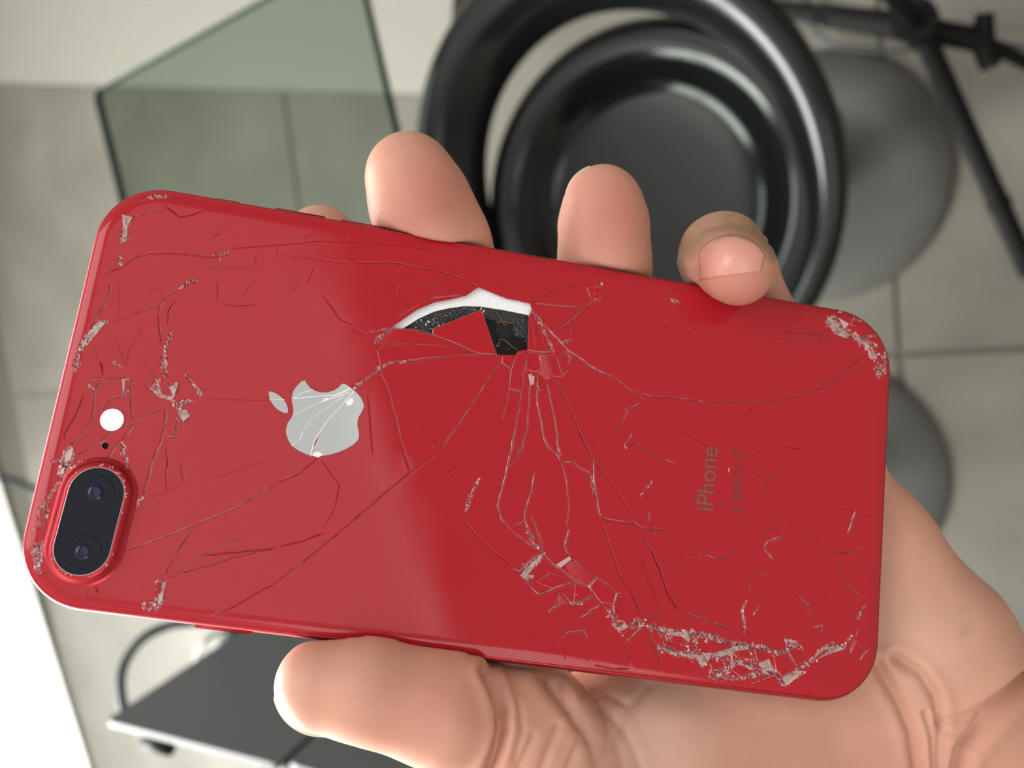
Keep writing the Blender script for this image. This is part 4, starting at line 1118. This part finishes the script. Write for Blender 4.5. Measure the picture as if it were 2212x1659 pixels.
def surface_nets(V):
    neg = V < 0; nx, ny, nz = V.shape
    c = sum(neg[i:nx - 1 + i, j:ny - 1 + j, k:nz - 1 + k].astype(np.int8) for i in (0, 1) for j in (0, 1) for k in (0, 1))
    act = (c > 0) & (c < 8); ii = np.argwhere(act); idx = np.full(act.shape, -1, np.int64); idx[act] = np.arange(len(ii))
    acc = np.zeros((len(ii), 3)); cnt = np.zeros(len(ii))
    cr = [(i, j, k) for i in (0, 1) for j in (0, 1) for k in (0, 1)]
    for a in cr:
        for ax_ in range(3):
            if a[ax_]: continue
            b = list(a); b[ax_] = 1
            va = V[tuple((ii + a).T)]; vb = V[tuple((ii + b).T)]; m = (va < 0) != (vb < 0); t = np.where(m, va / np.where(m, va - vb, 1), 0)
            p = ii + np.array(a, float); p[:, ax_] += t; acc[m] += p[m]; cnt[m] += 1
    co = acc / cnt[:, None]; F_ = []
    for ax_ in range(3):
        sl0 = [slice(1, -1)] * 3; sl1 = [slice(1, -1)] * 3; sl0[ax_] = slice(0, -1); sl1[ax_] = slice(1, None)
        A_, B_ = neg[tuple(sl0)], neg[tuple(sl1)]; e = np.argwhere(A_ != B_); flip = A_[tuple(e.T)]
        off = np.ones(3, int); off[ax_] = 0; e = e + off
        u, v = (ax_ + 1) % 3, (ax_ + 2) % 3; qs = []
        for du, dv in ((0, 0), (-1, 0), (-1, -1), (0, -1)):
            q = e.copy(); q[:, u] += du; q[:, v] += dv; qs.append(idx[tuple(q.T)])
        q = np.stack(qs, 1); q[~flip] = q[~flip][:, ::-1]; F_.append(q)
    return co, np.concatenate(F_)
co, fc = surface_nets(V); co = co * h + lo
def mesh_np(name, co, fc):
    me = bpy.data.meshes.new(name); me.vertices.add(len(co)); me.vertices.foreach_set('co', (co * mm).ravel()); n = fc.shape[1]
    me.loops.add(fc.size); me.loops.foreach_set('vertex_index', fc.ravel().astype(np.int32)); me.polygons.add(len(fc)); me.polygons.foreach_set('loop_start', (np.arange(len(fc)) * n).astype(np.int32)); me.update(calc_edges=True); return me
me = mesh_np('hand', co, fc)
tmp = bpy.data.objects.new('hand_tmp', me); COL.objects.link(tmp)
sm = tmp.modifiers.new('s', 'SMOOTH'); sm.factor = 0.5; sm.iterations = 6
sb = tmp.modifiers.new('d', 'SUBSURF'); sb.levels = 1
hm = bpy.data.meshes.new_from_object(tmp.evaluated_get(bpy.context.evaluated_depsgraph_get())); bpy.data.objects.remove(tmp); hm.name = 'hand'
nv = len(hm.vertices); co = np.zeros(nv * 3); hm.vertices.foreach_get('co', co); co = co.reshape(-1, 3) / mm
no = np.zeros(nv * 3); hm.vertices.foreach_get('normal', no); no = no.reshape(-1, 3)
pix = to_px(co); view = O_ - co; view /= np.linalg.norm(view, axis=1)[:, None]; facing = (no * view).sum(1) > -0.15
def pdist(P2, poly):
    D = np.full(len(P2), 1e9)
    for a, b in zip(poly[:-1], poly[1:]):
        a, b = np.array(a, float), np.array(b, float); d = b - a; t = np.clip(((P2 - a) @ d) / (d @ d), 0, 1); D = np.minimum(D, np.hypot(*(P2 - a - t[:, None] * d).T))
    return D
disp = np.zeros(nv)
for dp, wd_, poly in (
    (2.2, 11, [(1050, 1450), (1066, 1480), (1083, 1530), (1085, 1575), (1072, 1625), (1050, 1680)]),
    (0.35, 8, [(1152, 1590), (1118, 1665)]), (0.4, 8, [(1205, 1570), (1168, 1665)]), (0.35, 8, [(1250, 1600), (1225, 1665)]), (0.25, 7, [(1120, 1520), (1128, 1580), (1110, 1640)]),
    (0.9, 14, [(1180, 1465), (1240, 1545), (1285, 1610), (1302, 1680)]),
    (0.35, 8, [(1215, 1475), (1232, 1530)]), (0.3, 9, [(1300, 1530), (1350, 1580), (1385, 1659)]), (0.3, 8, [(1260, 1500), (1310, 1500), (1350, 1520)]), (0.35, 10, [(1400, 1480), (1350, 1540), (1330, 1600), (1345, 1659)]),
    (1.3, 12, [(1895, 1435), (1915, 1470), (1943, 1516), (1970, 1580), (1985, 1680)]), (1.2, 11, [(1935, 1420), (1987, 1452), (2021, 1504), (2032, 1571), (2028, 1680)]), (0.7, 8, [(1998, 1540), (2011, 1590), (2014, 1680)]),
    (2.4, 17, [(2260, 1440), (2212, 1476), (2159, 1523), (2111, 1576), (2080, 1618), (2066, 1680)]), (0.8, 10, [(2032, 1561), (2087, 1542), (2159, 1504), (2230, 1450)]), (0.6, 10, [(2050, 1580), (2075, 1560), (2120, 1540)]),
    (0.5, 10, [(1460, 545), (1520, 492), (1580, 478), (1650, 500)]), (0.35, 7, [(1490, 560), (1530, 515), (1590, 500), (1655, 530)])):
    D = pdist(pix, poly); disp += np.where(facing, -dp * np.exp(-(D / wd_) ** 2) + 0.28 * dp * np.exp(-((D - 2.2 * wd_) / (1.3 * wd_)) ** 2), 0)
co2 = co + no * disp[:, None]
hm.vertices.foreach_set('co', (co2 * mm).ravel())
# skin colour: redder finger pads, darker back of the little finger, a mole, a painted palm highlight
base = np.tile(np.array([0.58, 0.292, 0.210]), (nv, 1))
def blend(c, wgt):
    global base
    base = base * (1 - wgt[:, None]) + np.array(c) * wgt[:, None]
def spot(px, py, r, sx=1.0): return np.exp(-(((pix[:, 0] - px) / (r * sx)) ** 2 + ((pix[:, 1] - py) / r) ** 2))
for px, py, r, a in ((925, 430, 105, .85), (1310, 470, 105, .85), (1595, 605, 85, .8), (1000, 1500, 110, .35), (860, 1560, 110, .35), (1300, 1500, 90, .3)): blend((0.455, 0.162, 0.122), np.where(facing, a * spot(px, py, r), 0))
dors = np.where(facing, np.clip(1 - pdist(pix, [(1455, 600), (1465, 550), (1520, 495), (1580, 480), (1650, 505), (1672, 540)]) / 34, 0, 1), 0); blend((0.30, 0.17, 0.105), 0.9 * np.clip(dors * 1.8, 0, 1))
blend((0.33, 0.17, 0.12), 0.55 * spot(2083, 1363, 13)); blend((0.45, 0.22, 0.16), 0.35 * spot(1990, 1270, 90, 1.4)); blend((0.62, 0.40, 0.29), 0.4 * spot(2010, 1380, 130)); blend((0.72, 0.47, 0.38), 0.8 * spot(1410, 1600, 130))  # last spot paints the window's highlight on the palm into the skin
ca = hm.color_attributes.new('skin', 'FLOAT_COLOR', 'POINT'); ca.data.foreach_set('color', np.c_[base, np.ones(nv)].astype(np.float32).ravel())
for p in hm.polygons: p.use_smooth = True
def skin_mat():
    m = bpy.data.materials.new('skin'); m.use_nodes = True; nt = m.node_tree; b = nt.nodes['Principled BSDF']; L = nt.links.new
    at = nt.nodes.new('ShaderNodeAttribute'); at.attribute_name = 'skin'; tc = nt.nodes.new('ShaderNodeTexCoord')
    n = nt.nodes.new('ShaderNodeTexNoise'); n.inputs['Scale'].default_value = 90; n.inputs['Detail'].default_value = 4; L(tc.outputs['Object'], n.inputs['Vector'])
    mr = nt.nodes.new('ShaderNodeMapRange'); mr.inputs['To Min'].default_value = 0.86; mr.inputs['To Max'].default_value = 1.12; L(n.outputs['Fac'], mr.inputs['Value'])
    mu = nt.nodes.new('ShaderNodeVectorMath'); mu.operation = 'SCALE'; L(at.outputs['Color'], mu.inputs[0]); L(mr.outputs[0], mu.inputs['Scale']); L(mu.outputs[0], b.inputs['Base Color'])
    # skin ridges: curved parallel lines about 0.45 mm apart, plus fine crossing creases
    mp = nt.nodes.new('ShaderNodeMapping'); mp.inputs['Rotation'].default_value = (0, 0, math.radians(55)); L(tc.outputs['Object'], mp.inputs['Vector'])
    wv = nt.nodes.new('ShaderNodeTexWave'); wv.inputs['Scale'].default_value = 950; wv.inputs['Distortion'].default_value = 9; wv.inputs['Detail'].default_value = 1; wv.inputs['Detail Scale'].default_value = 0.18; L(mp.outputs[0], wv.inputs['Vector'])
    vo = nt.nodes.new('ShaderNodeTexVoronoi'); vo.feature = 'DISTANCE_TO_EDGE'; vo.inputs['Scale'].default_value = 420; L(tc.outputs['Object'], vo.inputs['Vector'])
    b1 = nt.nodes.new('ShaderNodeBump'); b1.inputs['Strength'].default_value = 0.13; b1.inputs['Distance'].default_value = 0.00012; L(wv.outputs['Fac'], b1.inputs['Height'])
    b2 = nt.nodes.new('ShaderNodeBump'); b2.inputs['Strength'].default_value = 0.25; b2.inputs['Distance'].default_value = 0.00012; L(vo.outputs['Distance'], b2.inputs['Height']); L(b1.outputs[0], b2.inputs['Normal']); L(b2.outputs[0], b.inputs['Normal'])
    b.inputs['Roughness'].default_value = 0.48; b.inputs['Specular IOR Level'].default_value = 0.4
    b.inputs['Subsurface Weight'].default_value = 0.2; b.inputs['Subsurface Radius'].default_value = (1.0, 0.35, 0.2); b.inputs['Subsurface Scale'].default_value = 0.0025
    return m
M['skin'] = skin_mat()
hand = link('hand', hm, [M['skin']]); hand.matrix_world = PHONE_MW
tag(hand, "person's bare left hand gripping the red phone from below, four fingertips above its upper edge", 'hand')
# ---- nails
bvh = BVHTree.FromPolygons([Vector(v) for v in co2], [tuple(p.vertices) for p in hm.polygons])
M['nail'] = mat('fingernail', (0.58, 0.26, 0.205), 0.28, spec=0.5)
M['nail_rim'] = mat('pale_nail_rim', (0.78, 0.68, 0.58), 0.35)
def nail_patch(name, fn, nu, nv_, lift, m):
    """thin plate lying on the skin; fn(s,t) gives the pixel under which the point lies"""
    bm = bmesh.new(); G = []
    for i in range(nu + 1):
        row = []
        for j in range(nv_ + 1):
            s, t = i / nu * 2 - 1, j / nv_; px, py = fn(s, t)
            r = PR.T @ np.array([(px - W / 2) / F, -(py - H / 2) / F, -1.0]); hit = bvh.ray_cast(Vector(O_), Vector(r).normalized())
            if hit[0] is None: row.append(None); continue
            e = 1 - abs(s) ** 4; row.append(bm.verts.new((hit[0] + hit[1] * lift * (0.15 + 0.85 * e * (1 - t ** 2) * min(1, 5 * t + .4))) * mm))
        G.append(row)
    for i in range(nu):
        for j in range(nv_):
            q = (G[i][j], G[i + 1][j], G[i + 1][j + 1], G[i][j + 1])
            if all(q): bm.faces.new(q)
    o = from_bm(name, bm, m, hand)
    md = o.modifiers.new('t', 'SOLIDIFY'); md.thickness = 0.25 * mm; md.offset = -1
    return o
def pinky_nail(s, t):
    a = math.radians(197 + (s + 1) / 2 * 150)                        # cuticle arc from the left corner over the top to the right corner
    x0, y0 = 1580 + 70 * math.cos(a) + 4 * s, 568 + 60 * math.sin(a) + 8 * s * 0
    x1, y1 = 1578 + 66 * s, 596 - 10 * s
    return (x0 * (1 - t) + x1 * t, y0 * (1 - t) + y1 * t)
nail_patch('fingernail', pinky_nail, 24, 12, 0.28, M['nail'])
def tip_nail(a_px, b_px, w, r, back, m):
    """nail plate on the far side of a fingertip whose pale rim shows past the flesh"""
    a, b = PX(*a_px, w), PX(*b_px, w); ax_ = (b - a) / np.linalg.norm(b - a); bk = np.array([0, 0, -1.0]) + np.array(back); bk -= ax_ * (bk @ ax_); bk /= np.linalg.norm(bk); sd_ = np.cross(ax_, bk)
    bm = bmesh.new(); G = []
    for i in range(31):
        ph_ = math.radians(-58 + 116 * i / 30); bp_ = bk * math.cos(ph_) + sd_ * math.sin(ph_); row = []
        for j in range(24):
            t = j / 23
            if t < 0.5: p = b - ax_ * (7 * (0.5 - t) * 2) + bp_ * (r + 0.15)
            else:
                th = math.radians(72) * (t - 0.5) * 2; p = b + (bp_ * math.cos(th) + ax_ * math.sin(th)) * (r + 0.15 + 0.25 * ((t - .5) * 2) ** 2)
            row.append(bm.verts.new(p * mm))
        G.append(row)
    for i in range(30):
        for j in range(23): bm.faces.new((G[i][j], G[i + 1][j], G[i + 1][j + 1], G[i][j + 1]))
    o = from_bm('fingernail', bm, m, hand); md = o.modifiers.new('t', 'SOLIDIFY'); md.thickness = 0.4 * mm; md.offset = 0
    return o
tip_nail((1304, 480), (1303, 436), -5, 7.7, (-0.6, 0, 0), M['nail_rim'])
tip_nail((905, 440), (884, 380), -4, 8.8, (-0.3, 0, 0), M['nail_rim'])
tip_nail((760, 1484), (700, 1480), -2.0, 8.2, (0, -1.0, 0), M['nail_rim'])
